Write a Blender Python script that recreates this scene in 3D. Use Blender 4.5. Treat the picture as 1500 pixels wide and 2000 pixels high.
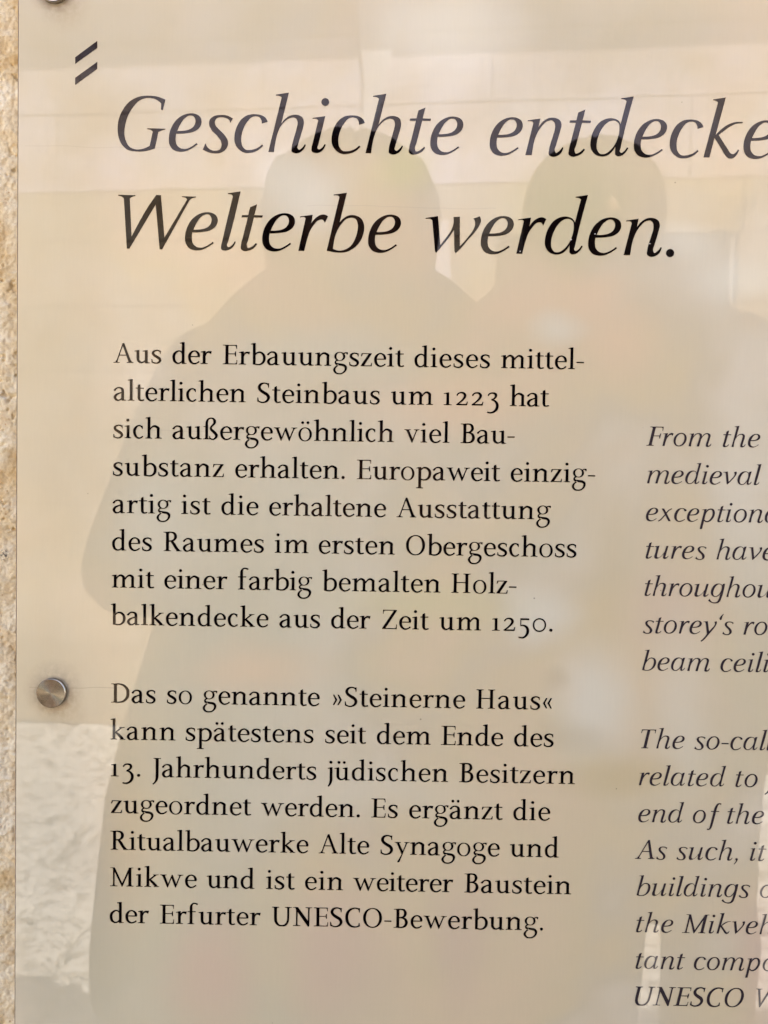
import bpy, bmesh, math, random
import numpy as np
from mathutils import Vector, Matrix, Euler, noise
from mathutils.geometry import delaunay_2d_cdt

for o in list(bpy.data.objects): bpy.data.objects.remove(o)
SC = bpy.context.scene
COL = SC.collection
rnd = random.Random(7)
ZO = 1.3238            # height of the text grid's first baseline above the lane

# ---------------------------------------------------------------- camera
cd = bpy.data.cameras.new("camera"); cam = bpy.data.objects.new("camera", cd); COL.objects.link(cam)
cd.sensor_fit = 'VERTICAL'; cd.sensor_height = 36.0; cd.lens = 1538.0/2000*36
cd.dof.use_dof = True; cd.dof.focus_distance = .462; cd.dof.aperture_fstop = 11.5   # the far side of the lane mirrors slightly soft
cd.clip_start = .01; cd.clip_end = 400
cam.location = (0, -.46232, ZO-.07384)
pi_, ya_, ro_ = -.024334, .005519, .014869
cam.matrix_world = Matrix.Translation(cam.location) @ Matrix.Rotation(ya_, 4, 'Z') @ Matrix.Rotation(math.pi/2+pi_, 4, 'X') @ Matrix.Rotation(ro_, 4, 'Z')
SC.camera = cam

# ---------------------------------------------------------------- sky, sun, exposure
SUN_EL, SUN_AZ = math.radians(57), math.radians(47)     # azimuth from +y (behind the sign's wall) towards +x
w = bpy.data.worlds.new("World"); SC.world = w; w.use_nodes = True
nt = w.node_tree; bg = nt.nodes['Background']
sky = nt.nodes.new('ShaderNodeTexSky'); sky.sky_type = 'NISHITA'; sky.sun_disc = False
sky.sun_elevation = SUN_EL; sky.sun_rotation = SUN_AZ; sky.air_density = 1.0; sky.dust_density = 2.0
nt.links.new(sky.outputs[0], bg.inputs[0]); bg.inputs[1].default_value = .13
ld = bpy.data.lights.new("sun", 'SUN'); ld.energy = 5.0; ld.angle = math.radians(.5); ld.color = (1, .94, .85)
sun = bpy.data.objects.new("sun", ld); COL.objects.link(sun)
sd = Vector((math.sin(SUN_AZ)*math.cos(SUN_EL), math.cos(SUN_AZ)*math.cos(SUN_EL), math.sin(SUN_EL)))
sun.rotation_euler = sd.to_track_quat('Z', 'Y').to_euler(); sun.location = (0, 4, 8)
SC.view_settings.view_transform = 'Standard'; SC.view_settings.look = 'None'
SC.view_settings.gamma = 1; SC.view_settings.exposure = 2.44

# ---------------------------------------------------------------- helpers
def tag(o, label=None, cat=None, group=None, kind=None):
    for k, v in (('label', label), ('category', cat), ('group', group), ('kind', kind)):
        if v: o[k] = v
    return o
def empty(name, loc=(0, 0, 0)):
    o = bpy.data.objects.new(name, None); COL.objects.link(o); o.location = loc; o.empty_display_size = .05
    return o
def link(name, me, mat=None, parent=None, smooth_=False, loc=None):
    o = bpy.data.objects.new(name, me); COL.objects.link(o)
    if mat and not me.materials: me.materials.append(mat)
    if smooth_:
        me.polygons.foreach_set('use_smooth', [True]*len(me.polygons))
    if parent:
        o.parent = parent
        o.matrix_parent_inverse = Matrix.Identity(4)
    if loc: o.location = loc
    return o
def mesh(name, v, f):
    me = bpy.data.meshes.new(name); me.from_pydata([tuple(map(float, p)) for p in v], [], [tuple(map(int, q)) for q in f]); me.update(); return me
def fast_mesh(name, v, f):
    me = bpy.data.meshes.new(name); n = f.shape[1]
    me.vertices.add(len(v)); me.vertices.foreach_set('co', np.asarray(v, np.float32).ravel())
    me.loops.add(f.size); me.loops.foreach_set('vertex_index', f.astype(np.int32).ravel())
    me.polygons.add(len(f)); me.polygons.foreach_set('loop_start', np.arange(0, f.size, n, dtype=np.int32))
    me.update(calc_edges=True); me.validate(); return me
class N:
    """small node builder"""
    def __init__(s, name):
        s.m = bpy.data.materials.new(name); s.m.use_nodes = True; s.t = s.m.node_tree; s.b = s.t.nodes['Principled BSDF']
    def n(s, typ, **kw):
        x = s.t.nodes.new(typ)
        for k, v in kw.items():
            if k[0] == '_': x.inputs[int(k[1:])].default_value = v
            else: setattr(x, k, v)
        return x
    def l(s, a, b, ai=0, bi=0):
        s.t.links.new(a.outputs[ai], b.inputs[bi]); return b
    def set(s, **kw):
        for k, v in kw.items(): s.b.inputs[k.replace('_', ' ')].default_value = v
    def noise(s, scale, detail=4, rough=.55, co=None, dist=0.0):
        x = s.n('ShaderNodeTexNoise'); x.inputs['Scale'].default_value = scale; x.inputs['Detail'].default_value = detail
        x.inputs['Roughness'].default_value = rough; x.inputs['Distortion'].default_value = dist
        if co: s.t.links.new(co, x.inputs['Vector'])
        return x
    def ramp(s, src, stops, out=0):
        x = s.n('ShaderNodeValToRGB'); e = x.color_ramp.elements
        while len(e) < len(stops): e.new(.5)
        for i, (p, c) in enumerate(stops):
            e[i].position = p; e[i].color = (*c, 1) if len(c) == 3 else c
        s.t.links.new(src.outputs[out], x.inputs[0]); return x
    def mix(s, fac, a, b, mode='MIX'):
        x = s.n('ShaderNodeMix', data_type='RGBA', blend_type=mode)
        for i, v in ((0, fac), (6, a), (7, b)):
            if hasattr(v, 'outputs'):
                o = v.outputs[2] if v.bl_idname == 'ShaderNodeMix' else v.outputs[0]
                s.t.links.new(o, x.inputs[i])
            elif isinstance(v, (int, float)): x.inputs[i].default_value = v
            else: x.inputs[i].default_value = (*v, 1)
        return x
    def color(s, x): s.t.links.new(x.outputs[2] if x.bl_idname == 'ShaderNodeMix' else x.outputs[0], s.b.inputs['Base Color'])
    def bump(s, x, strength=.5, dist=.001):
        b = s.n('ShaderNodeBump'); b.inputs['Strength'].default_value = strength; b.inputs['Distance'].default_value = dist
        s.t.links.new(x.outputs[0], b.inputs['Height']); s.t.links.new(b.outputs[0], s.b.inputs['Normal']); return b
    def math(s, op, a, b=None, c=None, clamp=False):
        x = s.n('ShaderNodeMath', operation=op, use_clamp=clamp)
        for i, v in enumerate((a, b, c)):
            if v is None: continue
            if hasattr(v, 'outputs'): s.t.links.new(v.outputs[0], x.inputs[i])
            elif isinstance(v, bpy.types.NodeSocket): s.t.links.new(v, x.inputs[i])
            else: x.inputs[i].default_value = v
        return x
def simple(name, col, rough=.6, **kw):
    a = N(name); a.set(Base_Color=(*col, 1), Roughness=rough, **kw); return a.m
def wcoord(a):
    return a.n('ShaderNodeNewGeometry').outputs['Position']

# ---------------------------------------------------------------- materials
def mat_limestone(name, bumpd=.0006, scale=1.0, tint=(1, 1, 1), pale=(.60, .53, .42)):
    a = N(name); P = wcoord(a)
    big = a.noise(9*scale, 5, .6, P); mid = a.noise(60*scale, 5, .6, P); fine = a.noise(620*scale, 4, .7, P)
    c = a.ramp(big, [(.36, (.47, .33, .16)), (.47, (.55, .44, .28)), (.56, pale), (.70, (.63, .59, .52))])
    c2 = a.mix(.6, c, a.ramp(mid, [(.33, (.46, .31, .15)), (.5, (.60, .50, .35)), (.66, (.68, .63, .54))]), 'MIX')
    v = a.n('ShaderNodeTexVoronoi', feature='F1'); v.inputs['Scale'].default_value = 330*scale
    a.t.links.new(P, v.inputs['Vector'])
    pit = a.ramp(v, [(.10, (.0, .0, .0)), (.26, (1, 1, 1))])
    gate = a.ramp(a.noise(90*scale, 3, .6, P), [(.55, (0, 0, 0)), (.66, (1, 1, 1))])
    g = a.mix(gate, (1, 1, 1), pit); 
    c3 = a.mix(1.0, c2, a.mix(g, (.62, .42, .26), (1, 1, 1)), 'MULTIPLY')
    c4 = a.mix(.5, c3, a.ramp(fine, [(.3, (.62, .55, .45)), (.6, (1, 1, 1))]), 'MULTIPLY')
    c5 = a.mix(1.0, c4, tint, 'MULTIPLY')
    if name == 'rough_limestone':      # one small sooty mark beside the sign
        sp = a.n('ShaderNodeSeparateXYZ'); a.t.links.new(P, sp.inputs[0])
        dx = a.math('DIVIDE', a.math('ADD', sp.outputs[0], .2355), .0035); dz = a.math('DIVIDE', a.math('SUBTRACT', sp.outputs[2], ZO-.1155), .0045)
        q = a.math('SUBTRACT', 1.0, a.math('ADD', a.math('MULTIPLY', dx, dx), a.math('MULTIPLY', dz, dz)), clamp=True)
        c5 = a.mix(a.math('MULTIPLY', q, a.ramp(a.noise(500, 3, .7, P), [(.45, (0, 0, 0)), (.55, (1, 1, 1))])), c5, (.03, .025, .03))
    a.color(c5); a.set(Roughness=.93); a.b.inputs['Specular IOR Level'].default_value = .2
    h = a.math('ADD', a.math('MULTIPLY', fine, .6), a.math('MULTIPLY', mid, .9))
    a.bump(h, .8, bumpd); return a.m
M_WALL = mat_limestone('rough_limestone', .0005, 1.0, (1.44, 1.47, 1.40), (.66, .59, .47))
M_FACADE = [mat_limestone('facade_stone_%s' % n, .006, .06, t, p) for n, t, p in
            (('cream', (.74, .71, .74), (.60, .54, .46)), ('grey', (.96, .98, 1.42), (.62, .58, .54)), ('brown', (.68, .66, .68), (.57, .51, .43)), ('plinth', (.66, .63, .64), (.5, .42, .32)))]
M_MORTAR = simple('lime_mortar', (.44, .41, .37), .95); M_JOINT = simple('facade_mortar', (.36, .33, .30), .95)
M_PAVE = mat_limestone('paving_stone', .02, .10, (.66, .73, .78), (.52, .50, .46))

KN = [(-.19707, -.19476), (-.19778, .21497)]     # the two fixings in view
BLOBS = [  # stone show-through; broad dark tints at top and left paint the light down
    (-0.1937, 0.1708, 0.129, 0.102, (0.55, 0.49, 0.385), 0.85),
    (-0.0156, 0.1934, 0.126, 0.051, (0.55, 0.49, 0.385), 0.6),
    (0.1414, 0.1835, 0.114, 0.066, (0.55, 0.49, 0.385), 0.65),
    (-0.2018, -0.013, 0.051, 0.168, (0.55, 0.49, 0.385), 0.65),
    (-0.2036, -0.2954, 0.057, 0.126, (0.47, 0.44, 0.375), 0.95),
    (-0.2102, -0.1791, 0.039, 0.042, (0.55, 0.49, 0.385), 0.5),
    (-0.05, 0.099, 0.0285, 0.0255, (0.78, 0.725, 0.65), 0.98),  # pale tint strengthened to paint out the mirrored head's dark outline
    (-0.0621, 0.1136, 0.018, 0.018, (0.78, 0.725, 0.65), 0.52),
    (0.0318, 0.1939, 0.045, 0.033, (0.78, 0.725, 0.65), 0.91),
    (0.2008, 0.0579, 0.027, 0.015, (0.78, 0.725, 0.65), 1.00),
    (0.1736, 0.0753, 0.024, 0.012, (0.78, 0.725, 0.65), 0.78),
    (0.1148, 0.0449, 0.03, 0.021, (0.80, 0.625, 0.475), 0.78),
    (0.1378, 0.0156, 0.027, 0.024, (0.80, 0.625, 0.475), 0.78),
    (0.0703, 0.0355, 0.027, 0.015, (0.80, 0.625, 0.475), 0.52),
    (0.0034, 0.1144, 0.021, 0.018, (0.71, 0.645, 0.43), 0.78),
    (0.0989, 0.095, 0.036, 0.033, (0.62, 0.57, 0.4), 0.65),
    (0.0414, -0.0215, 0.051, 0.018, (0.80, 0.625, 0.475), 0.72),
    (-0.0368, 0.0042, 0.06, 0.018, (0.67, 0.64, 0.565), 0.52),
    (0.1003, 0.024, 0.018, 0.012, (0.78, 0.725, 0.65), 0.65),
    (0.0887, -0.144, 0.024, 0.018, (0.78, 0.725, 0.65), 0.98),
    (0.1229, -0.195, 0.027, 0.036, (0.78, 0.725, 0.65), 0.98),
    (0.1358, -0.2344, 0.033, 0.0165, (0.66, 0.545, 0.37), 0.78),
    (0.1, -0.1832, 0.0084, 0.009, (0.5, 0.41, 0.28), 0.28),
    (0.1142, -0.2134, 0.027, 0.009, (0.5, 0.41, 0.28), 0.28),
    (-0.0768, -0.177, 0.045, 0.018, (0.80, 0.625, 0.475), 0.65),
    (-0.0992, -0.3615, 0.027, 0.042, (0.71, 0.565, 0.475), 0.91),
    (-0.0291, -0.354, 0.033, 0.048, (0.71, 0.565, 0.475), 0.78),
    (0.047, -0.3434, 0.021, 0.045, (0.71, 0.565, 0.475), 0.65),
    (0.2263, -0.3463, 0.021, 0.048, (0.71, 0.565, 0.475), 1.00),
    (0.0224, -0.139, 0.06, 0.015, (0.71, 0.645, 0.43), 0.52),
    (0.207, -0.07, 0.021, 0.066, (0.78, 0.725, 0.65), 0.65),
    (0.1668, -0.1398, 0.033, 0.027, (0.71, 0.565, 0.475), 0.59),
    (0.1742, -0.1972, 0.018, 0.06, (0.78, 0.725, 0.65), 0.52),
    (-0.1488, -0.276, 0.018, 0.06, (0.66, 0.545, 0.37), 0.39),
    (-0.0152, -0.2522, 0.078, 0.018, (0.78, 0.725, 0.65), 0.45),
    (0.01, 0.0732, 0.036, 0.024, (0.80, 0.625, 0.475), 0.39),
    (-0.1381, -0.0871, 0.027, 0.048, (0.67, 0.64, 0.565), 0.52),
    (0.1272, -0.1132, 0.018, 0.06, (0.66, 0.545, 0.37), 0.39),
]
def mat_panel():
    a = N('milky_satin_glass')
    tc = a.n('ShaderNodeTexCoord'); P = tc.outputs['Object']
    n1 = a.noise(7.0, 3, .5, P, .3); n2 = a.noise(15.0, 2, .5, P); n3 = a.noise(4.0, 2, .45, P)
    c = a.ramp(n1, [(.36, (.76, .625, .48)), (.46, (.73, .62, .465)), (.54, (.70, .61, .49)), (.64, (.76, .675, .58))])
    c = a.mix(a.ramp(n2, [(.53, (0, 0, 0)), (.72, (.55, .55, .55))]), c, (.73, .60, .46))
    c = a.mix(a.ramp(n3, [(.52, (0, 0, 0)), (.68, (.7, .7, .7))]), c, (.64, .60, .495))
    # stone mottling through the milky glass, plus tones painted to balance the light
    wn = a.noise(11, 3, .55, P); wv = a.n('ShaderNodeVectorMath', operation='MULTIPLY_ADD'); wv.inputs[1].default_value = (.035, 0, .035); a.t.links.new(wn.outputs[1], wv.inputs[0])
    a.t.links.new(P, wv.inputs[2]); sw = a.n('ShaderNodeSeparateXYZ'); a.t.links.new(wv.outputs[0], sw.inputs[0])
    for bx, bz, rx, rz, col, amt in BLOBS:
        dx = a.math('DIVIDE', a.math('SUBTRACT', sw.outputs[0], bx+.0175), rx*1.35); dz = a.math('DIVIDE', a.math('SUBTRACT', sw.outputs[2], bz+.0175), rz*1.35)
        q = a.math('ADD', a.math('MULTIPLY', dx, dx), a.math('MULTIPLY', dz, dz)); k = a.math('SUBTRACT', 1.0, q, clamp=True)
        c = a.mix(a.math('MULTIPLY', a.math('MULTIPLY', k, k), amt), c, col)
    c = a.mix(1.0, c, (.99, .99, .855), 'MULTIPLY')
    # fine woven scratches and dust
    mp = a.n('ShaderNodeMapping'); mp.inputs['Scale'].default_value = (1, 1, .06); a.t.links.new(P, mp.inputs[0])
    s1 = a.noise(900, 3, .6, mp.outputs[0])
    c = a.mix(.045, c, a.ramp(s1, [(.35, (.75, .75, .75)), (.65, (1.1, 1.1, 1.1))]), 'MULTIPLY')
    dust = a.noise(1500, 2, .7, P)
    c = a.mix(a.ramp(dust, [(.66, (0, 0, 0)), (.78, (.45, .45, .45))]), c, (.80, .76, .66))
    # small dark specks of dirt
    v = a.n('ShaderNodeTexVoronoi'); v.inputs['Scale'].default_value = 42; a.t.links.new(P, v.inputs['Vector'])
    wr = a.noise(800, 2, .6, P)
    d = a.math('ADD', v, a.math('MULTIPLY', wr, .03))
    c = a.mix(a.ramp(d, [(.030, (.55, .55, .55)), (.040, (0, 0, 0))]), c, (.16, .11, .07))
    # grime gathered round the steel fixings
    sx = a.n('ShaderNodeSeparateXYZ'); a.t.links.new(P, sx.inputs[0])
    gn = a.noise(260, 4, .65, P)
    for z0, xa, xb, am in ((-.1918, -.211, -.160, .42), (-.0395, -.14, -.02, .16), (.1250, -.215, -.09, .18), (.0925, -.05, .06, .14)):   # hairline scratches
        wv2 = a.noise(30, 2, .5, P); zz = a.math('ADD', sx.outputs[2], a.math('MULTIPLY', a.math('SUBTRACT', wv2, .5), .004))
        dd = a.math('ABSOLUTE', a.math('SUBTRACT', zz, z0)); k = a.math('SUBTRACT', 1.0, a.math('DIVIDE', dd, .0004), clamp=True)
        k = a.math('MULTIPLY', k, a.math('MULTIPLY', a.math('GREATER_THAN', sx.outputs[0], xa), a.math('LESS_THAN', sx.outputs[0], xb)))
        c = a.mix(a.math('MULTIPLY', k, am), c, (.30, .24, .17))
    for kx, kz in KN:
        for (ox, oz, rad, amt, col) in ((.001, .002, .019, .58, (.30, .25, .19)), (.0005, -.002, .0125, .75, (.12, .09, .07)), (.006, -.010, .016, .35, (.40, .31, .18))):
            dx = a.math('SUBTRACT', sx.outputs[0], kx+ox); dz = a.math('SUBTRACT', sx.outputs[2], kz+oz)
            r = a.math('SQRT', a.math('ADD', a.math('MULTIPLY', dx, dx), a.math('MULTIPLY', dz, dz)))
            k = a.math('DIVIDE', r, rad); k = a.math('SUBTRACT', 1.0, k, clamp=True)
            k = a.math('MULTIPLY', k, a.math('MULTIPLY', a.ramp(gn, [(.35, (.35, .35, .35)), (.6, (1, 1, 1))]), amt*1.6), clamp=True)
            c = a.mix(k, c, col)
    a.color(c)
    a.set(Roughness=.55); a.b.inputs['Specular IOR Level'].default_value = .0
    a.b.inputs['Coat Weight'].default_value = 1.0; a.b.inputs['Coat IOR'].default_value = 1.63   # both faces of the clear sheet mirror; the ink hides the rear one
    sm = a.noise(26, 5, .62, P, 1.2); a.t.links.new(a.ramp(sm, [(.52, (.006, .006, .006)), (.75, (.030, .030, .030))]).outputs[0], a.b.inputs['Coat Roughness'])
    wav = a.noise(14, 2, .5, P); bp = a.n('ShaderNodeBump'); bp.inputs['Strength'].default_value = .12; bp.inputs['Distance'].default_value = .0004
    a.t.links.new(wav.outputs[0], bp.inputs['Height']); a.t.links.new(bp.outputs[0], a.b.inputs['Coat Normal'])
    return a.m
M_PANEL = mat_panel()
def mat_ink(name, col):
    a = N(name); a.set(Base_Color=(*col, 1), Roughness=.5); a.b.inputs['Specular IOR Level'].default_value = .0
    a.b.inputs['Coat Weight'].default_value = 1.0; a.b.inputs['Coat Roughness'].default_value = .012; a.b.inputs['Coat IOR'].default_value = 1.46
    tc = a.n('ShaderNodeTexCoord'); wav = a.noise(14, 2, .5, tc.outputs['Object']); bp = a.n('ShaderNodeBump'); bp.inputs['Strength'].default_value = .12; bp.inputs['Distance'].default_value = .0004
    a.t.links.new(wav.outputs[0], bp.inputs['Height']); a.t.links.new(bp.outputs[0], a.b.inputs['Coat Normal'])
    return a.m
M_INK = mat_ink('black_print', (.004, .002, .002)); M_GREY = mat_ink('dark_grey_print', (.045, .034, .038)); M_LOGO = mat_ink('brown_black_print', (.012, .007, .007))
def mat_pave():
    a = N('tooled_paving_stone'); P = wcoord(a); mp = a.n('ShaderNodeMapping'); mp.inputs['Scale'].default_value = (1, 1.9, 1); mp.inputs['Rotation'].default_value = (0, 0, .35)
    a.t.links.new(P, mp.inputs[0])
    big = a.noise(3, 4, .6, P); st = a.noise(13, 4, .62, mp.outputs[0]); st2 = a.noise(34, 3, .6, mp.outputs[0])
    c = a.ramp(big, [(.35, (.40, .37, .345)), (.5, (.475, .445, .415)), (.66, (.53, .50, .47))])
    c = a.mix(.62, c, a.ramp(st, [(.38, (.25, .22, .18)), (.47, (1, 1, 1))]), 'MULTIPLY')
    c = a.mix(.6, c, a.ramp(st2, [(.36, (.35, .32, .27)), (.45, (1, 1, 1))]), 'MULTIPLY')
    a.color(c); a.set(Roughness=.9); a.b.inputs['Specular IOR Level'].default_value = .2
    a.bump(a.math('ADD', st, a.math('MULTIPLY', st2, .5)), .9, .03); return a.m
M_PAVE = mat_pave()
M_GATE = simple('dark_oiled_timber', (.030, .020, .014), .7)
M_LIGHT_PATCH = simple('painted_light_patch', (.60, .58, .64), .9)  # pale tone that paints patches of light onto the house front
M_CHIP = simple('bare_glass_chip', (.7, .66, .58), .5)
M_EDGE = simple('ground_glass_edge', (.13, .08, .055), .35)
def mat_steel():
    a = N('turned_steel'); a.set(Base_Color=(.50, .42, .32, 1), Metallic=1.0, Roughness=.20)
    tc = a.n('ShaderNodeTexCoord')
    wv = a.n('ShaderNodeTexWave', wave_type='RINGS', rings_direction='Y', wave_profile='SIN'); wv.inputs['Scale'].default_value = 900; wv.inputs['Distortion'].default_value = 1.5; wv.inputs['Detail Scale'].default_value = .4
    a.t.links.new(tc.outputs['Object'], wv.inputs['Vector'])       # concentric turning marks
    b = a.n('ShaderNodeBump'); b.inputs['Strength'].default_value = 1.0; b.inputs['Distance'].default_value = .00006
    a.t.links.new(wv.outputs['Fac'], b.inputs['Height']); a.t.links.new(b.outputs[0], a.b.inputs['Normal'])
    n = a.noise(170, 3, .6, tc.outputs['Object'])
    a.color(a.mix(.5, (.25, .21, .145), a.ramp(n, [(.35, (.15, .10, .06)), (.6, (.27, .24, .19))])))
    return a.m
M_STEEL = mat_steel(); M_STEEL_LIT = simple('lit_steel', (.74, .70, .62), .38, Metallic=1.0); M_STEELRIM = simple('polished_steel_rim', (.34, .30, .25), .25, Metallic=1.0)
# ---------------------------------------------------------------- lettering
# Each letter is drawn here as outlines.  A letter = (left, right, [(outline, [holes]), ...]),
# baseline at 0, y up.  Roman: x-height 175 units.  Italic: x-height about 350 units.
def smooth(s, n=5):
    """'x,y' = smooth point, 'x,yc' = corner."""
    pts = []
    for tok in s.split():
        c = tok.endswith('c'); a, b = tok.rstrip('c').split(',')
        pts.append((float(a), float(b), c))
    N = len(pts); out = []
    for i in range(N):
        p0, p1, p2, p3 = pts[i-1], pts[i], pts[(i+1) % N], pts[(i+2) % N]
        if p1[2] and p2[2]:
            out.append((p1[0], p1[1])); continue
        d1 = (0, 0)
        L = math.hypot(p2[0]-p1[0], p2[1]-p1[1]) + 1e-9
        def tang(a, b, c):
            la = math.hypot(b[0]-a[0], b[1]-a[1]) + 1e-9; lb = math.hypot(c[0]-b[0], c[1]-b[1]) + 1e-9
            tx = ((b[0]-a[0])/la*lb + (c[0]-b[0])/lb*la)/(la+lb); ty = ((b[1]-a[1])/la*lb + (c[1]-b[1])/lb*la)/(la+lb)
            return tx*L, ty*L
        m1 = None if p1[2] else tang(p0, p1, p2)
        m2 = None if p2[2] else tang(p1, p2, p3)
        ch = (p2[0]-p1[0], p2[1]-p1[1])
        if m1 is None: m1 = (1.5*ch[0]-.5*m2[0], 1.5*ch[1]-.5*m2[1])
        if m2 is None: m2 = (1.5*ch[0]-.5*m1[0], 1.5*ch[1]-.5*m1[1])
        for k in range(n):
            t = k/n; t2 = t*t; t3 = t2*t
            h0 = 2*t3-3*t2+1; h1 = t3-2*t2+t; h2 = -2*t3+3*t2; h3 = t3-t2
            out.append((h0*p1[0]+h1*m1[0]+h2*p2[0]+h3*m2[0], h0*p1[1]+h1*m1[1]+h2*p2[1]+h3*m2[1]))
    return out

def PG(s, *holes, n=5):
    return [(smooth(s, n), [smooth(h, n) for h in holes])]
RBX = 4.0
RBM = 14
def RB(pts, n=6, closed=False):
    """stroke with varying width through (x, y, w)"""
    N = len(pts); cur = []
    for i in range(N-1):
        p0 = pts[max(i-1, 0)]; p1 = pts[i]; p2 = pts[i+1]; p3 = pts[min(i+2, N-1)]
        for k in range(n):
            t = k/n
            v = []
            for a in range(3):
                m1 = (p2[a]-p0[a])/2 if i > 0 else (p2[a]-p1[a]); m2 = (p3[a]-p1[a])/2 if i < N-2 else (p2[a]-p1[a])
                t2 = t*t; t3 = t2*t
                v.append((2*t3-3*t2+1)*p1[a]+(t3-2*t2+t)*m1+(-2*t3+3*t2)*p2[a]+(t3-t2)*m2)
            cur.append(v)
    cur.append(list(pts[-1]))
    L = []; R = []
    for i, (x, y, w) in enumerate(cur):
        a = cur[max(i-1, 0)]; b = cur[min(i+1, len(cur)-1)]
        dx, dy = b[0]-a[0], b[1]-a[1]; l = math.hypot(dx, dy)+1e-9
        nx, ny = -dy/l*(max(w, RBM)+RBX)/2, dx/l*(max(w, RBM)+RBX)/2
        L.append((x+nx, y+ny)); R.append((x-nx, y-ny))
    return [(L+R[::-1], [])]
def EL(cx, cy, rx, ry, sk=0.0, n=36, p=2.0):
    o = []
    for i in range(n):
        a = 2*math.pi*i/n; c, s = math.cos(a), math.sin(a)
        x = rx*math.copysign(abs(c)**(2/p), c); y = ry*math.copysign(abs(s)**(2/p), s)
        o.append((cx+x+sk*(y), cy+y))
    return o
def RG(cx, cy, rx, ry, ix, iy, sk=0.0, isk=None, p=2.1):
    return [(EL(cx, cy, rx, ry, sk, p=p), [EL(cx, cy, ix, iy, sk if isk is None else isk, p=p)])]
def DOT(x, y, r): return [(EL(x, y, r, r, n=20), [])]
def BX(x0, y0, x1, y1): return [([(x0, y0), (x1, y0), (x1, y1), (x0, y1)], [])]
def FS(cx, hw=42, sw=31, y=0, up=1, l=None, r=None):
    l = hw if l is None else l; r = hw if r is None else r
    u = up
    return PG(f"{cx-l},{y}c {cx+r},{y}c {cx+r},{y+10*u}c {cx+sw/2+6},{y+14*u} {cx+sw/2},{y+30*u}c {cx-sw/2},{y+30*u}c {cx-sw/2-6},{y+14*u} {cx-l},{y+10*u}c", n=3)
def FLG(xl, yt, ln=26, sw=31):
    return PG(f"{xl-ln},{yt-9}c {xl},{yt-3} {xl+sw},{yt+3}c {xl+sw},{yt-30}c {xl},{yt-36}c {xl-5},{yt-20} {xl-ln},{yt-20}c", n=3)
def SH(shapes, dx=0.0, dy=0.0, s=1.0, sk=0.0):
    f = lambda P: [(x*s+sk*y*s+dx, y*s+dy) for x, y in P]
    return [(f(o), [f(h) for h in hs]) for o, hs in shapes]

ROM = {}; ITA = {}
def rom(ch, w, *parts): ROM[ch] = (w, sum(parts, []))
SW = 31
def STEM(xl, y0, y1, sw=SW): return BX(xl-2.0, y0, xl+sw+2.6, y1)

_arch = lambda x0, x1: RB([(x0, 112, 9), (x0+18, 140, 14), (x0+45, 162, 19), (x0+72, 163, 25), (x1, 140, 31), (x1+1, 110, 31), (x1+1, 14, 31)])
rom('a', 179, RB([(24, 132, 22), (36, 153, 17), (62, 169, 13), (92, 168, 18), (116, 155, 26), (125, 125, 31), (125, 40, 31), (126, 18, 30)]),
    PG("109,40c 141,40c 142,20 150,12 170,10c 170,2c 140,-2 118,-2 110,4c", n=3), DOT(22, 138, 12),
    RB([(120, 108, 11), (85, 97, 14), (45, 76, 25), (27, 43, 30), (42, 12, 25), (66, 3, 15), (92, 10, 13), (118, 32, 12)]))
rom('b', 201, STEM(37, 4, 285), FLG(37, 285, 27), PG("37,0c 68,10c 68,40c 37,40c"),
    RB([(56, 118, 9), (76, 146, 12), (104, 163, 17), (140, 160, 22), (172, 130, 29), (181, 88, 32), (172, 42, 28), (140, 10, 19), (100, 1, 14), (60, 8, 15), (40, 10, 12)]))
rom('c', 158, RB([(126, 150, 22), (112, 165, 14), (88, 169, 13), (60, 157, 22), (35, 120, 30), (32, 78, 31), (46, 32, 27), (76, 6, 18), (108, 6, 14), (140, 28, 12)]),
    PG("112,168c 137,168c 137,128c 126,128c 120,148 112,155c", n=3))
rom('d', 205, STEM(137, 5, 285), FLG(137, 285, 27), PG("137,36c 168,36c 170,18 176,12 200,9c 200,2c 160,-3 138,-2 137,4c", n=3),
    RB([(150, 125, 10), (134, 152, 12), (108, 167, 14), (75, 160, 20), (42, 128, 29), (33, 85, 31), (43, 36, 29), (70, 9, 20), (96, 4, 14), (122, 14, 13), (146, 40, 12)]))
_e = RB([(150, 99, 27), (150, 118, 28), (138, 147, 24), (112, 167, 14), (90, 169, 12), (62, 158, 20), (37, 122, 29), (32, 82, 31), (44, 35, 28), (76, 6, 19), (110, 4, 15), (140, 18, 14), (157, 34, 12)]) + BX(38, 89, 163, 103)
rom('e', 171, _e)
rom('f', 138, STEM(38, 8, 235), RB([(53, 215, 31), (56, 250, 27), (76, 279, 16), (104, 284, 13), (128, 276, 17)]), DOT(130, 274, 11), BX(10, 163, 112, 176), FS(53, 43))
rom('g', 196, RG(92, 125, 70, 60, 42, 50), PG("132,160c 152,178 170,182 196,180c 192,152c 180,152c 176,163 160,166 146,150c", n=4),
    RB([(66, 76, 10), (44, 62, 14), (38, 42, 18), (54, 24, 24), (100, 17, 26), (146, 8, 28), (170, -20, 28), (162, -62, 22), (132, -94, 15), (92, -105, 13), (50, -96, 18), (25, -62, 25), (32, -28, 20), (58, 0, 12), (76, 14, 8)]))
rom('h', 222, STEM(38, 8, 285), FLG(38, 285, 28), _arch(62, 171), FS(53, 43), FS(172, 44))
rom('i', 96, STEM(34, 8, 172), FLG(34, 172, 27), FS(49, 42), DOT(46, 240, 20))
rom('j', 84, STEM(40, 20, 172), FLG(40, 172, 27), RB([(56, 30, 31), (55, -10, 30), (44, -50, 24), (22, -88, 12)]), DOT(52, 240, 20))
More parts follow.
